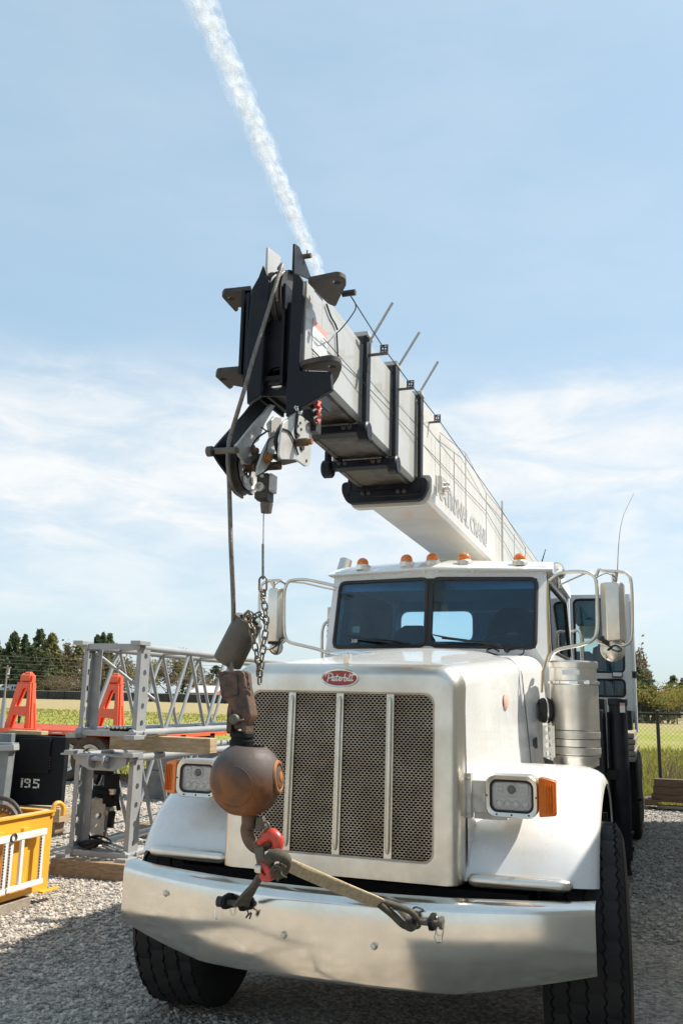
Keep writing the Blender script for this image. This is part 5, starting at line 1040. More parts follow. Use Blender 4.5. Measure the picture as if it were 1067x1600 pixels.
# ------------------------------------------------------------------ equipment on the left of the yard
XR, XL, YF = -3.18, -3.83, 3.42
def holed_post(x, s, y, z0, z1, n, parent):
    """channel post: a drilled web facing +X and a plain front flange"""
    m = MB(); w = .165; h = (z1-z0)/n
    for k in range(n):
        za, zb = z0+k*h, z0+(k+1)*h; zc = za+h*.55
        m.prism(keyhole([V(x,y,za), V(x,y+w,za), V(x,y+w,zb), V(x,y,zb)], V(x,y+w*.52,zc), .030, 18), V(-s*.012,0,0))
    m.bb(x-s*.0125, x-s*.050, y, y+.012, z0, z1); m.bb(x-s*.0125, x-s*.105, y+w-.012, y+w, z0, z1)
    return m.build('end_post', 'latt', parent, sm=30)
def lattice(z0, z1, L, label, lift):
    t = thing('lattice_section', ((XR+XL)/2, YF+L/2, z0), label, 'crane section', 'grey lattice jib sections'); rc = .036
    for x in (XR-.03, XL+.03):
        for z in (z0+rc, z1-rc): m = MB(); m.cyl((x,YF-.02,z), (x,YF+L,z), rc, n=14); m.build('chord', 'latt', t, sm=60)
    holed_post(XR, 1, YF+.02, z0+.04, z1-.05, 5, t); holed_post(XL, -1, YF+.02, z0+.04, z1-.05, 5, t)
    def brace(a, b, r=.019): m = MB(); m.cyl(a, b, r, n=10); m.build('brace', 'latt', t, sm=60)
    zb, zt = z0+.06, z1-.06; y = YF+.17; k = 0
    while y+.42 < YF+L:
        a, b = (zt, zb) if k % 2 == 0 else (zb, zt)
        brace((XR-.03,y,a), (XR-.03,y+.40,b)); brace((XL+.03,y,b), (XL+.03,y+.40,a)); 
        if k % 2 == 0: brace((XR-.03,y+.02,zt+.025), (XL+.03,y+.42,zt+.025), .016); brace((XR-.03,y+.02,zb-.02), (XL+.03,y+.42,zb-.02), .016)
        y += .44; k += 1
    if lift: brace((XL+.03,YF+.16,zt-.02), (XR-.05,YF+.50,zb+.25), .018)
    m = MB(); m.bb(XL-.02,XR+.02,YF-.01,YF+.035,z0,z0+.05); m.bb(XL-.02,XR+.02,YF+.14,YF+.18,z0,z0+.05); m.build('end_beam', 'latt', t, bev=.004)
    m = MB(); m.bb(XL-.0,XR+.0,YF-.01,YF+.035,z1-.06,z1-.005); m.build('end_beam', 'latt', t, bev=.004)
    for x in (XR,XL):
        for z in (z0,z1): m = MB(); m.bb(x-.055,x+.055,YF-.10,YF+.09,z-.022,z+.020); m.build('end_plate', 'latt', t, bev=.004)
    return t
LO = lattice(.165, 1.105, 6.6, 'grey drilled-post lattice section lying lowest on timbers beside the truck', 0)
UP = lattice(1.265, 2.15, 6.6, 'grey lattice jib section stacked on top of the other one beside the truck', 1)
# clevis brackets on the front of the lower section
m = MB(); z = 1.05
m.prism([V(XL+.06,YF-.05,z+.03), V(XR-.04,YF-.05,z+.03), V(XR-.04,YF-.05,z-.04), V(-3.36,YF-.05,z-.10), V(-3.62,YF-.05,z-.10), V(XL+.06,YF-.05,z-.04)], V(0,.03,0))
for x in (-3.58,-3.42): m.prism(rnd([V(x,YF-.05,z-.09), V(x,YF-.16,z-.05), V(x,YF-.16,z+.04), V(x,YF-.05,z+.05)], .03), V(.018,0,0))
m.cyl((-3.60,YF-.11,z+.01), (-3.38,YF-.11,z+.01), .022, n=12); m.bb(XL-.10,XR+.04,YF-.09,YF-.05,z+.03,z+.045); m.build('pin_bracket', 'latt', LO, bev=.003)
def beam(c, d, label, grp=None, mt='wood', rz=0, name='timber'):
    m = MB(); m.box(c, d, Matrix.Rotation(rz, 3, 'Z')); return solo(m, name, mt, label, 'timber', grp, bev=.007)
beam((-3.49,3.33,.08), (.78,.16,.15), 'weathered squared timber under the front end of the lower lattice section', 'timbers under the lattice sections', rz=.03)
beam((-3.75,5.6,.08), (1.5,.16,.15), 'weathered timber lying farther back beneath the lower lattice section', 'timbers under the lattice sections')
q0, q1 = PY(3.95,178,1160), PY(3.95,334,1166)
beam(((q0.x+q1.x)/2,3.95,1.185), (q1.x-q0.x,.15,.145), 'pale brown timber wedged between the two stacked lattice sections', 'timbers under the lattice sections', 'woodl')
m = MB(); m.box((-3.2,8.6,1.185), (1.2,.15,.145)); solo(m, 'timber', 'woodl', 'brown timber between the lattice sections at their far end', 'timber', 'timbers under the lattice sections', bev=.006)
# small shackles lying on the upper section's end beam
SH = thing('shackle_row', PY(3.45,170,1140), 'small grey pins and clamps lying on the upper lattice section bottom beam', 'pins')
m = MB(); b = PY(3.46,166,1137)
for k in range(6): m.sphere(V(b.x+.045*k,3.46,1.345+.0), .022, 10, 6)
m.build('pin_heads', 'alu2', SH)
m = MB(); m.bb(b.x+.06,b.x+.26,3.44,3.50,1.275,1.33); m.tube([V(b.x+.23,3.44,1.33), V(b.x+.30,3.43,1.34), V(b.x+.31,3.43,1.29), V(b.x+.24,3.43,1.27)], .008, 6, sub=3); m.build('clamp', 'blackflat', SH)
# pulley block hanging inside the lower lattice section
PB = thing('pulley_block', (-3.50,3.78,.24), 'black crane pulley block with pale sheave standing inside the lower lattice section', 'pulley block')
P = lambda a, b, y=3.78: PY(y, 90+a*.1376, 1140+b*.1375)
m = MB(); m.prism(rnd([P(490,880), P(610,880), P(575,1010), P(545,1220), P(525,1220), P(500,1000)], .01, 2), V(0,.015,0)); m.build('cheek_plate', 'slate', PB, bev=.003)
m = MB(); m.prism([P(365,640), P(480,640), P(640,670), P(640,720), P(610,880), P(490,880), P(480,830), P(370,820)], V(0,.12,0)); m.bb(P(480,0).x,P(680,0).x,3.70,3.80,P(0,690).z,P(0,650).z); m.build('block_body', 'blackflat', PB, bev=.004)
c = P(455,975,3.74); m = MB(); ru = V(.80,-.6,0); 
for r0, w, mt, nm in ((.165,.03,'woodl','sheave'),):
    m.lathe([(.03,-w),(r0*.9,-w),(r0,-w*1.4),(r0-.015,0),(r0,w*1.4),(r0*.9,w),(.03,w)], c, (.85,-.5,0), 36); m.build('sheave', mat('worn_sheave_nylon', (.80,.74,.62), (.60,.52,.40), rough=.5, nscale=8), PB, sm=40)
m = MB(); m.lathe([(.02,-.02),(.072,-.02),(.078,-.028),(.068,0),(.078,.028),(.072,.02),(.02,.02)], P(485,1225,3.82), (.85,-.5,0), 28); m.build('small_sheave', M['worn_sheave_nylon'] if 'worn_sheave_nylon' in M else bpy.data.materials['worn_sheave_nylon'], PB, sm=40)
m = MB(); q = P(548,945,3.765); m.lathe([(.026,0),(.026,-.008),(0,-.010)], (q.x,3.775,q.z), (0,1,0), 18); q = P(555,770,3.765); m.lathe([(.03,0),(.028,-.02),(0,-.03)], (q.x,3.775,q.z), (0,1,0), 18); m.build('pin_cap', 'alu2', PB)
m = MB()
for a, b, r in (((440,620),(500,480),.020),((540,620),(560,440),.012),((610,620),(570,460),.012),((660,700),(700,920),.022),((625,930),(600,1110),.035)): m.cyl(P(*a), P(*b), r, n=10)
m.bb(P(430,0).x,P(640,0).x,3.72,3.84,P(0,480).z,P(0,400).z); m.bb(P(600,0).x,P(700,0).x,3.74,3.86,P(0,800).z,P(0,470).z); m.build('linkage', 'blackflat', PB, bev=.003)
m = MB()
for a, b in (((440,440),(560,430)),((620,450),(680,390))): m.cyl(P(*a,3.70), P(*b,3.70), .012, n=8)
m.bb(P(675,0).x,P(730,0).x,3.72,3.76,P(0,690).z,P(0,630).z); m.build('bright_fitting', 'alu2', PB)
m = MB(); m.tube([P(340,800,3.72), P(335,890,3.72), P(330,1000,3.72), P(330,1100,3.70), P(345,1200,3.70), P(365,1270,3.68)], .022, 8, sub=4); m.build('hose', 'gasket', PB); m = MB(); m.cyl(P(345,790,3.72), P(345,890,3.72), .034, n=12); m.build('hose_fitting', 'rustd', PB)
hc = thing('hose_coil', P(340,1330,3.6), 'small coil of black hose on the bottom beams of the lower lattice section', 'hose')
m = MB(); c = P(350,1330,3.62)
for k in range(5): m.tube([c+V((.10+.015*k)*math.cos(t)+.02*k, (.08+.012*k)*math.sin(t), .015+.012*k+.02*math.sin(2*t+k)) for t in [2*math.pi*i/20 for i in range(20)]], .011, 7, True)
m.build('coil', 'gasket', hc)
m = MB(); m.cyl(P(520,1310,3.60), P(675,1380,3.55), .018, n=10); solo(m, 'loose_bar', 'alu2', 'loose shiny round bar leaning at the foot of the drilled lattice post', 'bar')

# yellow crate, its bars, the reel in it
YC = thing('steel_crate', (-3.9,1.4,.08), 'yellow steel crate with white bars on its long side, left of the truck', 'crate')
m = MB(); x, y1, y0, z0, z1 = -3.25, 2.37, .3, .10, .70
m.bb(x-.012,x,y0,y1,z0,z1); m.bb(x-1.2,x-.013,y1-.012,y1-.001,z0,z1); m.bb(x-1.2,x-1.188,y0,y1-.013,z0,z1); m.bb(x-1.18,x-.014,y0,y1-.014,z0+.02,z0+.04)
m.bb(x-.05,x+.022,y0,y1+.004,z1-.002,z1+.016); m.bb(x-1.2,x-.051,y1-.05,y1+.010,z1-.002,z1+.016); m.bb(x-.0,x+.05,y1-.12,y1+.10,z0-.012,z0+.004)
for yy in (1.30,1.62,1.72,2.02): m.prism([V(x,yy-.05,z0+.08), V(x+.022,yy-.03,z0+.08), V(x+.022,yy+.03,z0+.08), V(x,yy+.05,z0+.08)], V(0,0,z1-z0-.16))
m.build('crate_body', 'yellow', YC, bev=.003)
m = MB(); m.tube([V(x,y1-.02,z1-.03), V(x+.005,y1+.0,z1+.05), V(x+.02,y1+.04,z1+.065), V(x+.03,y1+.08,z1+.03), V(x+.03,y1+.085,z1-.04)], .020, 8, sub=4); m.build('lifting_hook', 'yellow', YC, sm=60)
for ya, yb in ((1.78,2.19),(1.18,1.76)):
    m = MB(); m.bb(x+.045,x+.075,ya-.02,yb+.02,.545,.595); m.bb(x+.045,x+.075,ya-.02,yb+.02,.175,.215)
    for yy in (ya+.02,(ya+yb)/2-.06,yb-.02): m.bb(x+.048,x+.072,yy-.018,yy+.018,.215,.545)
    b = m.build('bar_frame', 'barw', YC, bev=.004)
    m = MB()
    for yy in (ya+.02,yb-.02):
        for k in range(14): m.lathe([(.007,0),(.007,.003),(0,.004)], (x+.072,yy-.024,.235+k*.022), (.6,-.8,0), 8)
    m.build('bar_hole', 'lug', b)
m = MB(); m.tube([V(x+.08,1.80+.03*math.cos(t),.575+.03*math.sin(t)) for t in [2*math.pi*i/20 for i in range(20)]], .007, 7, True); m.build('ring_pull', 'pipe', YC)
RL = thing('steel_reel', (-3.62,1.75,.12), 'round steel reel standing in the yellow crate', 'reel'); q = PX(-3.62,0,1292)
m = MB(); c = V(q.x,q.y,q.z); m.tube([c+V(.225*math.cos(t),0,.225*math.sin(t)) for t in [2*math.pi*i/48 for i in range(48)]], .018, 10, True); m.build('outer_hoop', 'lug', RL, sm=60)
m = MB(); m.lathe([(.10,0),(.165,-.02),(.175,-.04),(.175,.05)], c+V(0,.05,0), (0,1,0), 40); m.build('flange', 'pipe', RL)
m = MB()
for k in range(20): t = 2*math.pi*k/20; m.box(c+V(.135*math.cos(t),.02,.135*math.sin(t)), (.012,.012,.012))
m.bb(c.x-.05,c.x+.05,c.y-.04,c.y+.04,c.z-.04,c.z+.05); m.cyl(c+V(.0,-.03,.02), c+V(.16,.02,.03), .010, n=8); m.build('hub', 'steelg', RL)
for k, (xx, lab) in enumerate(((-3.30,'pale round pipe skid under the near edge of the yellow crate'),(-4.2,'pale round pipe skid under the far edge of the yellow crate'))):
    m = MB(); m.bb(xx-.07,xx+.07,.2,2.15,.004,.085); solo(m, 'crate_skid', 'woodg', lab, 'skid', 'skids under the yellow crate', bev=.006)

# counterweight with its stencilled number
YW = 5.2; P = lambda px, py: PY(YW, px, py)
CWt = thing('counterweight', (-5.5,5.8,.36), 'black steel counterweight stencilled 195 standing on a timber', 'counterweight')
m = MB(); m.prism([P(6,1257), P(22,1149), P(104,1152), P(94,1259)], V(0,.09,0)); m.build('weight_block', 'cw', CWt, bev=.01)
m = MB(); m.prism([P(24,1208), P(33,1154), P(82,1153), P(78,1209)], V(0,-.03,0)); m.build('recess_shade_plate', 'blackflat', CWt, bev=.006)  # black overlay standing in for the shaded recess
m = MB(); 
for k in range(5): m.sphere(P(80-.4*k,1184+4.2*k)+V(0,-.01,0), .010, 8, 6)
m.build('weld_bolt', 'rustd', CWt)
st = {'1': [(0.3,0,.62,.14),(0.3,.2,.62,.8),(.3,.86,.62,1)], '9': [(0,.55,.26,.95),(.32,.82,.68,1),(.74,.55,1,.95),(.32,.44,.68,.6),(.74,.05,1,.44),(.1,0,.62,.17)], '5': [(0,.82,.46,1),(.54,.82,1,1),(0,.5,.26,.78),(.32,.5,.7,.64),(.74,.06,1,.52),(0,0,.62,.17)]}
m = MB(); o = P(30,1230); hh = P(30,1215.5).z-o.z; ww = P(39.5,1230).x-o.x
for ch_, dx in (('1',0),('9',P(38,1230).x-o.x),('5',P(52,1230).x-o.x)):
    for a, b, c_, d in st[ch_]: m.bb(o.x+dx+a*ww,o.x+dx+c_*ww,YW-.0015,YW-.0005,o.z+b*hh,o.z+d*hh)
m.build('stencil_number', 'lettw', CWt, sm=0)
beam(((P(8,1265).x+P(98,1265).x)/2,5.26,(P(50,1259).z+P(50,1282).z)/2), (P(98,1265).x-P(8,1265).x,.22,P(50,1258.5).z-P(50,1280).z), 'brown squared timber carrying the black stencilled counterweight', None, 'woodl')
beam(((P(8,1265).x+P(98,1265).x)/2-.05,5.26,.10), (.8,.18,.19), 'low timber on the gravel under the pale one carrying the counterweight', None, 'wood')
beam((P(36,1146).x,5.30,P(38,1149).z+.03), (.50,.14,.05), 'tan board lying on top of the black counterweight', None, 'woodl')
SB = thing('steel_bracket', (-5.9,4.6,.004), 'slate grey steel bracket with a slanted face in front of the black counterweight', 'steel part')
m = MB(); P = lambda px, py: PY(4.75, px, py)
m.prism([P(-60,1285), P(-60,1160), P(20,1161), P(20,1172), P(14,1176), P(5,1250), P(2,1285)], V(0,.12,0)); m.build('bracket_web', 'slate', SB, bev=.006)
m = MB(); m.prism([P(-60,1166), P(31,1163), P(31,1172), P(-60,1175)], V(0,-.10,0)); m.build('bracket_flange', 'latt', SB, bev=.004)
m = MB(); p = PY(5.05,-30,1144); q = PY(5.05,18,1161); m.bb(p.x,q.x,5.05,5.12,.004,p.z); solo(m, 'steel_box', 'slate', 'dark slate steel box behind the grey slanted bracket', 'steel box', bev=.008)

# red flatbed trailer and the two orange stands on it
YT = 10.6; P = lambda px, py, y=YT: PY(y, px, py)
TR = thing('flatbed_trailer', (-11,11.6,0), 'orange-red flatbed trailer with white reflective marks behind the lattice sections', 'trailer')
z1, z0 = P(100,1141).z, P(100,1148).z; xl, xr = -17, P(262,1143).x
m = MB(); m.bb(xl,xr,YT,YT+.05,z0,z1); m.bb(xl,xr,YT+.05,YT+2.4,z1-.08,z1-.01); m.bb(xl,xr,YT+2.4,YT+2.45,z0,z1); m.build('deck_frame', 'orange', TR, bev=.005)
m = MB(); m.bb(xl,P(66,1143).x,YT-.16,YT-.005,z0+.01,z1+.01); m.build('step_beam', 'orange', TR, bev=.01)
m = MB(); 
for px in (82.5,106.5,152,177,205,232): a = P(px,1143).x; m.bb(a,a+.22,YT-.004,YT-.001,z0+.025,z1-.045)
m.build('reflective_mark', 'reflw', TR, sm=0)
m = MB(); a = P(72,1143).x; m.bb(a-.05,a+.04,YT-.02,YT-.002,z0+.03,z1-.02); m.build('side_marker', 'amber', TR, bev=.004)
m = MB(); m.bb(xl,xr,YT+.5,YT+.7,.5,z0+.05); m.bb(xl,xr,YT+1.7,YT+1.9,.5,z0+.05); m.build('chassis_beam', 'blackflat', TR)
for px in (97,133,60,290):
    x = P(px,1190).x; w = MB(); w.lathe([(0,.05),(.18,.05),(.2,.10),(.26,.12),(.28,-.1),(0,-.1)], (x,YT+.25,.44), (0,-1,0), 28); wo = w.build('wheel', 'alu2', TR)
    w = MB(); w.lathe([(.27,.10),(.34,.14),(.41,.13),(.44,.09),(.44,-.12),(.40,-.14),(.27,-.10)], (x,YT+.25,.44), (0,-1,0), 36); w.build('tyre', 'dustrub', wo, sm=40)
def stand(px0, lab):
    zt0 = P(100,1141).z; t = thing('boom_stand', (P(px0+30,1137).x,YT+.8,zt0), lab, 'stand', 'orange stands on the trailer'); Q = lambda a, b: V(P(px0+a*.1874,1137).x, 0, zt0+(885-b)*.1874*(P(30,1040).z-P(30,1137).z)/97)
    def plate(y, pts, hole=None):
        m = MB(); o = [Q(*p)+V(0,y,0) for p in pts]
        if hole: o = loop_hole(o, rnd([Q(*p)+V(0,y,0) for p in hole], .04, 3))
        m.prism(o, V(0,.05,0)); m.build('side_frame', 'orange', t, bev=.005)
    fr = ((20,885),(98,505),(210,505),(228,885),(188,885),(186,782),(78,772),(52,885)); ho = ((92,700),(142,548),(188,548),(186,704))
    plate(YT+.05, fr, ho); plate(YT+.16, [(a+4,b) for a, b in fr], ho)
    m = MB()
    for a, b in (((207,505),(228,885)),((100,505),(30,885))):
        u, w = Q(*a), Q(*b); m.prism([u+V(0,YT+.10,0), u+V(0,YT+.18,0), w+V(0,YT+.26,0), w+V(0,YT+.20,0), w*.45+u*.55+V(0,YT+.17,0), w*.45+u*.55+V(0,YT+.14,0), w+V(0,YT+.14,0), w+V(0,YT+.08,0)], V(.03,0,0))
    m.bb(Q(98,0).x,Q(212,0).x,YT+.05,YT+.20,Q(0,512).z,Q(0,500).z); m.build('end_frame', 'orange', t, bev=.005)
    m = MB(); c = Q(165,462); m.cyl(c+V(-.12,YT+.13,0), c+V(.10,YT+.13,0), .09, n=20)
    for dx in (-.15,.06): m.bb(c.x+dx,c.x+dx+.08,YT+.08,YT+.18,Q(0,505).z,Q(0,440).z)
    m.cyl(c+V(-.06,YT+.13,.07), c+V(.07,YT+.13,.07), .05, n=14); m.build('saddle', 'orange', t, bev=.006)
stand(0, 'orange-red A-frame stand at the left end of the trailer, in the open')
stand(139, 'orange-red A-frame stand on the trailer seen through the upper lattice section')
m = MB(); m.cyl(P(3,1137,10.3), P(8,1092,10.3), .05, n=10); solo(m, 'leaning_post', 'latt', 'thin grey post leaning beside the left orange stand', 'post')
m = MB(); m.cyl(P(29,1137,13.2), P(31,1121,13.2), .03, n=8); m.sphere(P(31,1120,13.2), .04, 8, 6); solo(m, 'short_post', 'gasket', 'short dark post in the grass behind the left orange stand', 'post')
# concrete blocks
kk = 0
labs = ['grey concrete block at the left end of the lower course behind the lattice', 'grey concrete block in the middle of the lower course behind the lattice', 'grey concrete block at the right end of the lower course behind the lattice', 'grey concrete block at the left end of the upper course behind the lattice', 'grey concrete block in the middle of the upper course behind the lattice', 'grey concrete block at the right end of the upper course behind the lattice']
for lv in range(2):
    for i in range(3):
        m = MB(); x = PY(9.0,214,1220).x+.78*i+.15*lv; m.bb(x,x+.765,9.0,9.7,.004+lv*.452,.45+lv*.452); solo(m, 'concrete_block', 'conc', labs[kk], 'concrete block', 'concrete blocks behind the lattice sections', bev=.015); kk += 1

# ------------------------------------------------------------------ right edge: timbers, fence
WL = [((1.42,4.2),11.75,11.93,.372,.49,'woodd','dark old timber lying topmost on the pile by the right fence'), ((1.40,4.2),11.74,11.93,.255,.37,'woodd','dark old timber second from the top of the pile by the right fence'), ((1.37,4.2),11.73,11.93,.135,.253,'woodd','dark old timber lowest of the three in the pile by the right fence'), ((1.45,4.2),11.70,11.95,.03,.075,'woodg','thin pale board under the pile of dark timbers by the right fence'), ((1.26,1.47),11.66,12.3,.076,.165,'woodd','short reddish cross timber sticking out left under the pile by the right fence'), ((3.6,3.8),11.66,12.3,.076,.165,'woodd','short cross timber under the right end of the pile by the right fence'), ((1.5,4.3),12.0,12.2,.17,.45,'woodd','dark old timber at the back of the pile by the right fence')]
for (x0,x1),y0,y1,z0,z1,mt,lab in WL:
    m = MB(); m.bb(x0,x1,y0,y1,z0,z1); solo(m, 'timber', mt, lab, 'timber', 'timbers piled by the right fence', bev=.008)
FN = thing('chain_link_fence', (1.5,14.7,0), 'black chain-link fence crossing the grass behind the timber pile on the right', 'fence')
for x in (-4.6,-1.55,1.53,4.6):
    m = MB(); m.cyl((x,14.7,0), (x,14.7,1.53), .034, n=12); m.lathe([(.04,0),(.04,.03),(0,.05)], (x,14.7,1.53), (0,0,1), 12); m.build('post', 'fpost', FN)
m = MB(); m.cyl((-4.6,14.7,1.50), (4.6,14.7,1.50), .024, n=10); m.build('top_rail', 'fpost', FN)
m = MB(); sp = .085; h = 1.48; x = -4.6-h
while x < 4.6:
    for d in (1,-1):
        a, b = V(x if d > 0 else x+h,14.74,.02), V(x+h if d > 0 else x,14.74,h)
        if a.x < -4.6 or b.x < -4.6 or a.x > 4.6 or b.x > 4.6: continue
        m.add([a+V(-.0022,0,0), a+V(.0022,0,0), b+V(.0022,0,0), b+V(-.0022,0,0)], [(0,1,2,3)])
    x += sp
m.build('chain_link_mesh', 'fwire', FN, sm=0)
m = MB(); m.bb(-3,6,27,27.12,.02,.10); solo(m, 'ground_pipe', 'sign', 'thin pale pipe lying in the grass beyond the right fence', 'pipe')
for k in range(9):
    rng = random.Random(40+k); m = MB(); x0 = rng.uniform(1.1,3.0); y0 = rng.uniform(15,17.5)
    for j in range(16):
        a = rng.uniform(0,6.28); L = rng.uniform(.35,.75); p = V(x0+rng.gauss(0,.12),y0+rng.gauss(0,.12),0); q = p+V(math.cos(a)*.18*L,math.sin(a)*.18*L,L*.6); r = q+V(math.cos(a+rng.gauss(0,1))*.3*L,math.sin(a)*.2*L,L*.35); m.tube([p,q,r], [.004,.003,.002], 4)
    solo(m, 'weed', 'dry', 'dry brown weed clump standing in the grass just beyond the right fence', 'weed', 'dry weeds beyond the right fence', sm=0)
# long unseen container, added beside the truck to cast shade on the gravel
CN = thing('shade_container', (4.4,5,0), 'pale grey corrugated container out of view beside the truck, added to shade the gravel', 'container')
def container():
    x0, x1, y0, y1, h = 2.65, 5.09, -2.2, 10.85, 3.15; m = MB(); pts = []; y = y0; k = 0
    while y < y1-.07: pts += [(y,0),(y+.07,0),(y+.105,.036),(y+.175,.036)]; y += .21
    for x, s in ((x0,1),(x1,-1)): m.loft([[V(x+s*d,yy,z) for yy, d in pts] for z in (.16,h-.12)], False, False)
    m.bb(x0,x1,y0,y0+.03,.16,h-.1); m.bb(x0,x1,y1-.03,y1,.16,h-.1); m.bb(x0,x1,y0,y1,h-.12,h-.06); m.build('corrugated_wall', 'contain', CN, sm=0)
    m = MB()
    for x in (x0-.02,x1-.10):
        m.bb(x,x+.12,y0-.02,y1+.02,.0,.40); m.bb(x,x+.12,y0-.02,y1+.02,h-.12,h)
        for yy in (y0-.03,y1-.11): m.bb(x-.005,x+.125,yy,yy+.14,.0,h)
    m.build('container_frame', 'contain', CN)
container()

# ------------------------------------------------------------------ far background
def card(mb, c, s, rng, droop=0.0):
    d = Vector((rng.gauss(0,1), rng.gauss(0,1), rng.gauss(0,.6)-droop)).normalized(); u, w = perp(d); a = rng.uniform(0,6.28)
    e = (u*math.cos(a)+w*math.sin(a)); f = d.cross(e)
    mb.add([c-e*s*.5, c+f*s*.32, c+e*s*.6, c-f*s*.32], [(0,1,2,3)])
def conifer(x, y, h, w, seed, mt, label, n=2300):
    rng = random.Random(seed); t = thing('conifer_tree', (x,y,0), label, 'tree', 'trees beyond the field')
    m = MB(); m.cyl((x,y,0), (x,y,h*.96), .022*h, .004*h, 8); m.build('trunk', 'bark', t)
    m = MB(); nb = int(26+h*5)
    for k in range(nb):
        f = (k+.5)/nb; z = h*(.06+.93*f); L = w*2.3*(1-f)**.8*rng.uniform(.62,1.15)*(.85+.15*math.sin(f*21+seed)); a = k*2.4+rng.uniform(-.5,.5)
        if rng.random() < .08: L *= .45
        for j in range(max(3, int(n/nb))):
            q = rng.uniform(.15,1)**.7; p = V(x+math.cos(a)*L*q+rng.gauss(0,.10)*w*.5, y+math.sin(a)*L*q+rng.gauss(0,.10)*w*.5, z-L*.28*q*q+rng.gauss(0,.012)*h)
            card(m, p, rng.uniform(.4,.85)*h/11, rng, .5)
    for j in range(16): card(m, V(x+rng.gauss(0,.05),y,h*rng.uniform(.93,1.0)), .35*h/11, rng)
    m.build('crown', mt, t, sm=0)
def broadleaf(x, y, h, w, seed, mt, label, n=900, bare=.25, z0=.12):
    rng = random.Random(seed); t = thing('broadleaf_tree', (x,y,0), label, 'tree', 'trees beyond the field'); m = MB(); m.cyl((x,y,0), (x,y,h*.45), .02*h, .013*h, 7); cr = MB(); tips = []
    for k in range(16):
        a = k*2.4+rng.uniform(-.4,.4); z = h*rng.uniform(z0+.06,.45); L = w*rng.uniform(.55,1.05); ze = h*rng.uniform(.45,1.0); ta = max(.12, 1-abs(ze/h-.5)*1.1)
        p0 = V(x,y,z); p1 = V(x+math.cos(a)*L*ta*.55, y+math.sin(a)*L*ta*.55, (z+ze)*.52); p2 = V(x+math.cos(a)*L*ta, y+math.sin(a)*L*ta, ze); m.tube([p0,p1,p2], [.009*h,.006*h,.002*h], 5)
        for j in range(3):
            q = p1+(p2-p1)*rng.random(); e = q+V(rng.gauss(0,.25)*w,rng.gauss(0,.25)*w,rng.uniform(.05,.22)*h); m.tube([q,e], [.004*h,.0012*h], 4); tips.append((q,e))
        tips.append((p1,p2))
    m.build('trunk', 'bark', t)
    for j in range(n):
        q, e = tips[rng.randrange(len(tips))]; p = q+(e-q)*rng.uniform(.2,1.1)+V(rng.gauss(0,.11)*w,rng.gauss(0,.11)*w,rng.gauss(0,.045)*h)
        p.z = max(p.z, z0*h*rng.random()); card(cr, p, rng.uniform(.25,.6)*h/10, rng)
    cr.build('crown', mt, t, sm=0)
def place(px, top, yd, base=1086): b = PY(yd, px, base); t = PY(yd, px, top); return b.x, t.z
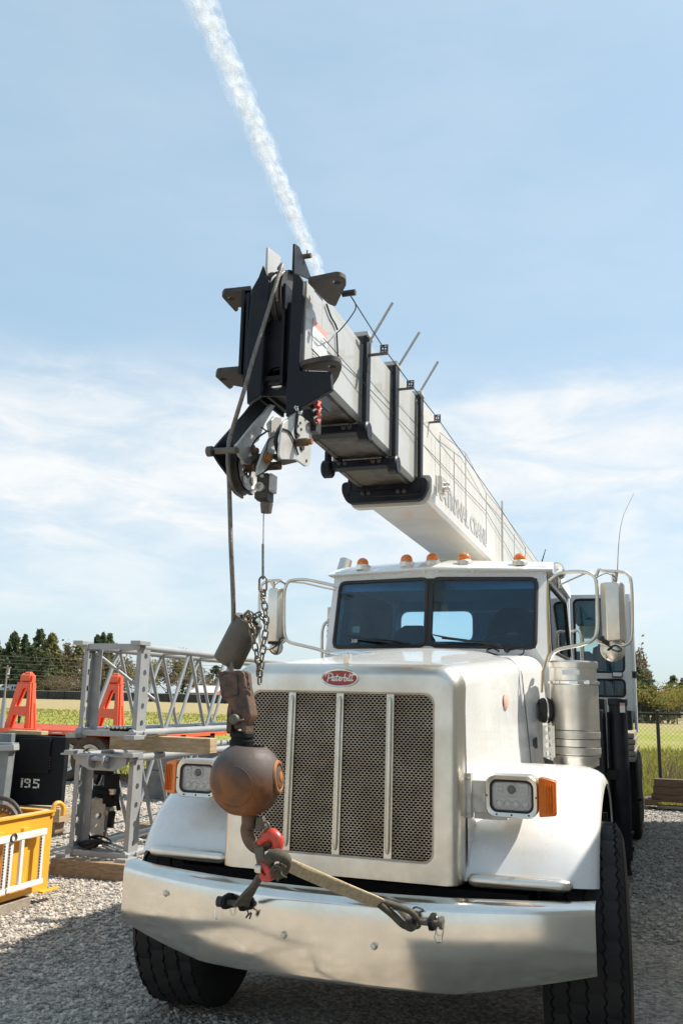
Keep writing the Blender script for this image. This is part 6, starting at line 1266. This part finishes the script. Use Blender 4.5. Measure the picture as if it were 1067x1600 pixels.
TL = [ # px, top y, distance, half-width, kind, material, label
 (14,988,112,2.6,'c','conif','tall dark conifer at the left edge of the photo beyond the field'),
 (-12,1000,118,2.8,'c','conif','dark conifer half cut by the left edge of the photo'),
 (32,992,116,1.9,'c','conif','slim dark conifer between two fuller ones at the far left'),
 (55,984,112,3.0,'c','conif','tallest broad dark conifer above the left orange stand'),
 (74,990,110,3.0,'c','conif2','sunlit olive conifer just right of the tallest dark conifer'),
 (44,1012,104,2.6,'c','conif','shorter dark conifer behind the left orange stand'),
 (66,1018,103,2.7,'c','conif','short dark conifer filling the gap right of the left orange stand'),
 (88,1022,108,2.2,'c','conif2','short olive conifer at the right edge of the dark conifer group'),
 (100,1012,128,2.0,'b','twig','thin bare tree between the conifers and the lattice'),
 (118,1008,112,3.2,'c','conif2','olive tan conifer just left of the drilled lattice post'),
 (104,1058,100,4.5,'b','twig','low brown thicket left of the lattice by the far fence'),
 (84,1060,101,4.0,'b','twig','low brown thicket below the olive conifer at the left'),
 (146,993,132,2.2,'c','conif','conifer rising just above the top left of the lattice'),
 (155,990,130,2.0,'c','conif','conifer in the middle of three above the lattice top'),
 (165,991,134,2.2,'c','conif','conifer at the right of the three above the lattice top'),
 (140,1022,108,3.6,'b','twig','tan budding tree behind the left posts of the lattice'),
 (168,1030,112,3.6,'c','conif2','broad olive conifer seen through the left of the lattice'),
 (188,1026,116,3.2,'b','twig','tan bare tree seen through the lattice centre left'),
 (236,1030,124,3.6,'b','bud','yellow green budding tree seen through the lattice braces'),
 (262,1032,122,3.4,'b','twig','tan bare tree seen between two lattice braces'),
 (214,1040,116,3.2,'b','bud','small budding tree behind the right drilled post'),
 (285,1026,126,3.8,'b','bud','pale green budding tree right of the lattice centre'),
 (310,1044,120,3.0,'b','twig','low tan tree above the red barn'),
 (296,1050,128,2.6,'c','conif','small dark conifer left of the red barn'),
 (336,1040,128,3.0,'c','conif','dark conifer behind the hanging pipe weight'),
 (352,1048,130,3.2,'c','conif','dark conifer just left of the white hood'),
 (372,1052,132,3.2,'b','twig','tan tree close to the left side of the white hood'),
 (996,1012,88,.9,'p','twig','tall thin bare poplar right beside the operator cab'),
 (1004,1016,92,.9,'p','twig','second thin bare poplar right of the operator cab'),
 (998,1042,84,2.0,'c','conif','dark conifer next to the operator cab rail'),
 (988,1036,86,2.2,'c','conif','dark conifer half hidden behind the operator cab rail'),
 (1011,1046,100,1.7,'c','conif','pointed dark conifer behind the golden bush on the right'),
 (1020,1070,86,2.3,'b','gold','golden rounded bush beyond the right fence'),
 (1007,1070,83,2.0,'b','bud','olive bush at the foot of the right conifers'),
 (1041,1070,84,2.2,'b','bud','yellow green bush in the middle of the right field edge'),
 (1052,1056,110,2.0,'c','conif','dark conifer above the yellow green bushes on the right'),
 (1055,1074,82,2.2,'b','bud','wide yellow green bush at the right edge of the photo'),
 (1068,1060,104,2.4,'c','conif','dark conifer cut by the right edge of the photo'),
 (1032,1084,88,1.6,'b','twig','low brown bush between the golden and the green bush')]
for i, (px, top, yd, hw, k, mt, lab) in enumerate(TL):
    if px < 500: yd += 52; hw *= 1.35
    x, h = place(px, top, yd)
    if k == 'c': conifer(x, yd, h, hw, i+1, mt, lab)
    elif k == 'b': broadleaf(x, yd, h, hw, i+1, mt, lab, n=1500 if h > 3 else 900)
    else: broadleaf(x, yd, h, hw, i+1, mt, lab, n=420, z0=.05)
# far fence along the road, houses, power line
FF = thing('slatted_fence', (-90,150,0), 'dark slatted chain-link fence along the far side of the left field', 'fence')
m = MB(); m.bb(-200,2,150,150.05,.05,1.62); m.build('slat_panel', 'slatb', FF)
m = MB(); m.bb(-200,2,149.9,150.1,1.63,1.72); m.build('top_rail', 'roofg', FF)
for k in range(50): m = MB(); x = -199+k*4; m.cyl((x,149.9,0), (x,149.9,1.78), .06, n=6); m.build('post', 'fpost', FF)
def house(px0, px1, yd, zt, zr, wall, lab, gable='right'):
    x0, x1 = PY(yd,px0,1085).x, PY(yd,px1,1085).x; t = thing('house', ((x0+x1)/2,yd+3,0), lab, 'house'); zt, zr = PY(yd,px0,zt).z, PY(yd,px0,zr).z
    m = MB(); m.prism([V(x1,yd,0), V(x1,yd+6,0), V(x1,yd+6,zt), V(x1,yd+3,zr), V(x1,yd,zt)], V(x0-x1,0,0)); m.build('wall', wall, t, sm=0)
    m = MB(); 
    for s in (0,1): m.prism([V(x0-.3,yd-.3+s*6.6,zt-.1), V(x1+.3,yd-.3+s*6.6,zt-.1), V(x1+.3,yd+3,zr+.08), V(x0-.3,yd+3,zr+.08)], V(0,0,.12))
    m.build('roof', 'roofg', t, sm=0)
    m = MB(); m.bb(x1+.02,x1+.05,yd+2,yd+4,.2,zt*.9); m.bb((x0+x1)/2-.5,(x0+x1)/2+.5,yd-.05,yd-.02,.9,zt-.3); m.build('door', 'housew', t, sm=0)
house(299,337,156,1082,1072,'houser','red barn with pale metal roof seen through the lattice')
house(-14,27,156,1080,1070,'housew','white house with pale roof at the far left edge')
PL = thing('utility_pole', (PY(80,8,1085).x,80,0), 'grey utility pole with a short crossarm above the far left fence', 'utility pole')
b = PY(80,8,1085); tp = PY(80,8,1039)
m = MB(); m.cyl((b.x,80,0), (b.x,80,tp.z), .13, .09, 8); m.build('post', 'pole', PL)
m = MB(); m.bb(b.x-.5,b.x+.5,79.9,80.05,tp.z-.35,tp.z-.2); m.cyl((b.x+.3,79.8,tp.z-.9), (b.x+.3,79.8,tp.z-.3), .16, n=10); m.build('crossarm', 'pole', PL)
PW = thing('power_line', (-60,79,4), 'thin overhead wires crossing in front of the left trees', 'wires')
for ya, yb in ((1023,1034),(1029,1039),(1034.5,1044),(1041,1062),(1052,1060),(1060,1067)):
    a, c = PY(79.8,-60,ya-1.5), PY(79.8,420,yb+2); m = MB(); m.tube([a, (a+c)/2+V(0,0,-.25), c], .016, 5, sub=8); m.build('wire', 'pole', PW, sm=0)

# ------------------------------------------------------------------ contrail: a tube of ice cloud 2 km up, nested soft shells
def contrail():
    def vapour(top):
        m = bpy.data.materials.new('contrail_vapour'); m.use_nodes = True; nt = m.node_tree; n = nt.nodes; l = nt.links
        for x in list(n): n.remove(x)
        o = n.new('ShaderNodeOutputMaterial'); mx = n.new('ShaderNodeMixShader'); t = n.new('ShaderNodeBsdfTransparent'); d = n.new('ShaderNodeBsdfDiffuse'); tr = n.new('ShaderNodeBsdfTranslucent'); ad = n.new('ShaderNodeMixShader')
        d.inputs[0].default_value = (.80,.82,.85,1); tr.inputs[0].default_value = (.80,.82,.85,1); ad.inputs[0].default_value = .5
        tc = n.new('ShaderNodeTexCoord'); a = n.new('ShaderNodeTexNoise'); a.inputs['Scale'].default_value = .024; a.inputs['Detail'].default_value = 6; a.inputs['Roughness'].default_value = .58; a.inputs['Distortion'].default_value = .6; l.new(tc.outputs['Object'], a.inputs[0])
        r = n.new('ShaderNodeMapRange'); r.inputs['From Min'].default_value = .39; r.inputs['From Max'].default_value = .66; r.inputs['To Min'].default_value = 0.0; r.inputs['To Max'].default_value = top; l.new(a.outputs[0], r.inputs[0])
        l.new(r.outputs[0], mx.inputs[0]); l.new(d.outputs[0], ad.inputs[1]); l.new(tr.outputs[0], ad.inputs[2]); l.new(t.outputs[0], mx.inputs[1]); l.new(ad.outputs[0], mx.inputs[2]); l.new(mx.outputs[0], o.inputs[0]); return m
    def sky(px, py): q = _ray(px, py); return CAM+q*(2000/q.z)
    a, b = sky(296,-40), sky(505,445); mb = MB(); rng = random.Random(2); N = 90; NS = 18; cnt = []
    for k in range(NS):
        sc = .12+1.0*(k/(NS-1)); pts = []; rad = []; ph = rng.uniform(0,9)
        for i in range(N+1):
            f = i/N; pts.append(a+(b-a)*f+V(rng.gauss(0,4),rng.gauss(0,4),rng.gauss(0,4))); rad.append((42-14*f)*sc*rng.uniform(.88,1.12)*(1+.14*math.sin(f*31+ph)+.10*math.sin(f*71+2*ph)))
        mb.tube(pts, rad, 18); cnt.append(len(mb.f))
    ms = [vapour(.20), vapour(.13), vapour(.065)]; o = mb.build('contrail', ms[0], None, sm=80); o.data.materials.append(ms[1]); o.data.materials.append(ms[2])
    o.data.polygons.foreach_set('material_index', [0 if i < cnt[5] else (1 if i < cnt[11] else 2) for i in range(len(o.data.polygons))])
    tag(o, 'broad white contrail crossing the blue sky above the boom head', 'contrail')
contrail()
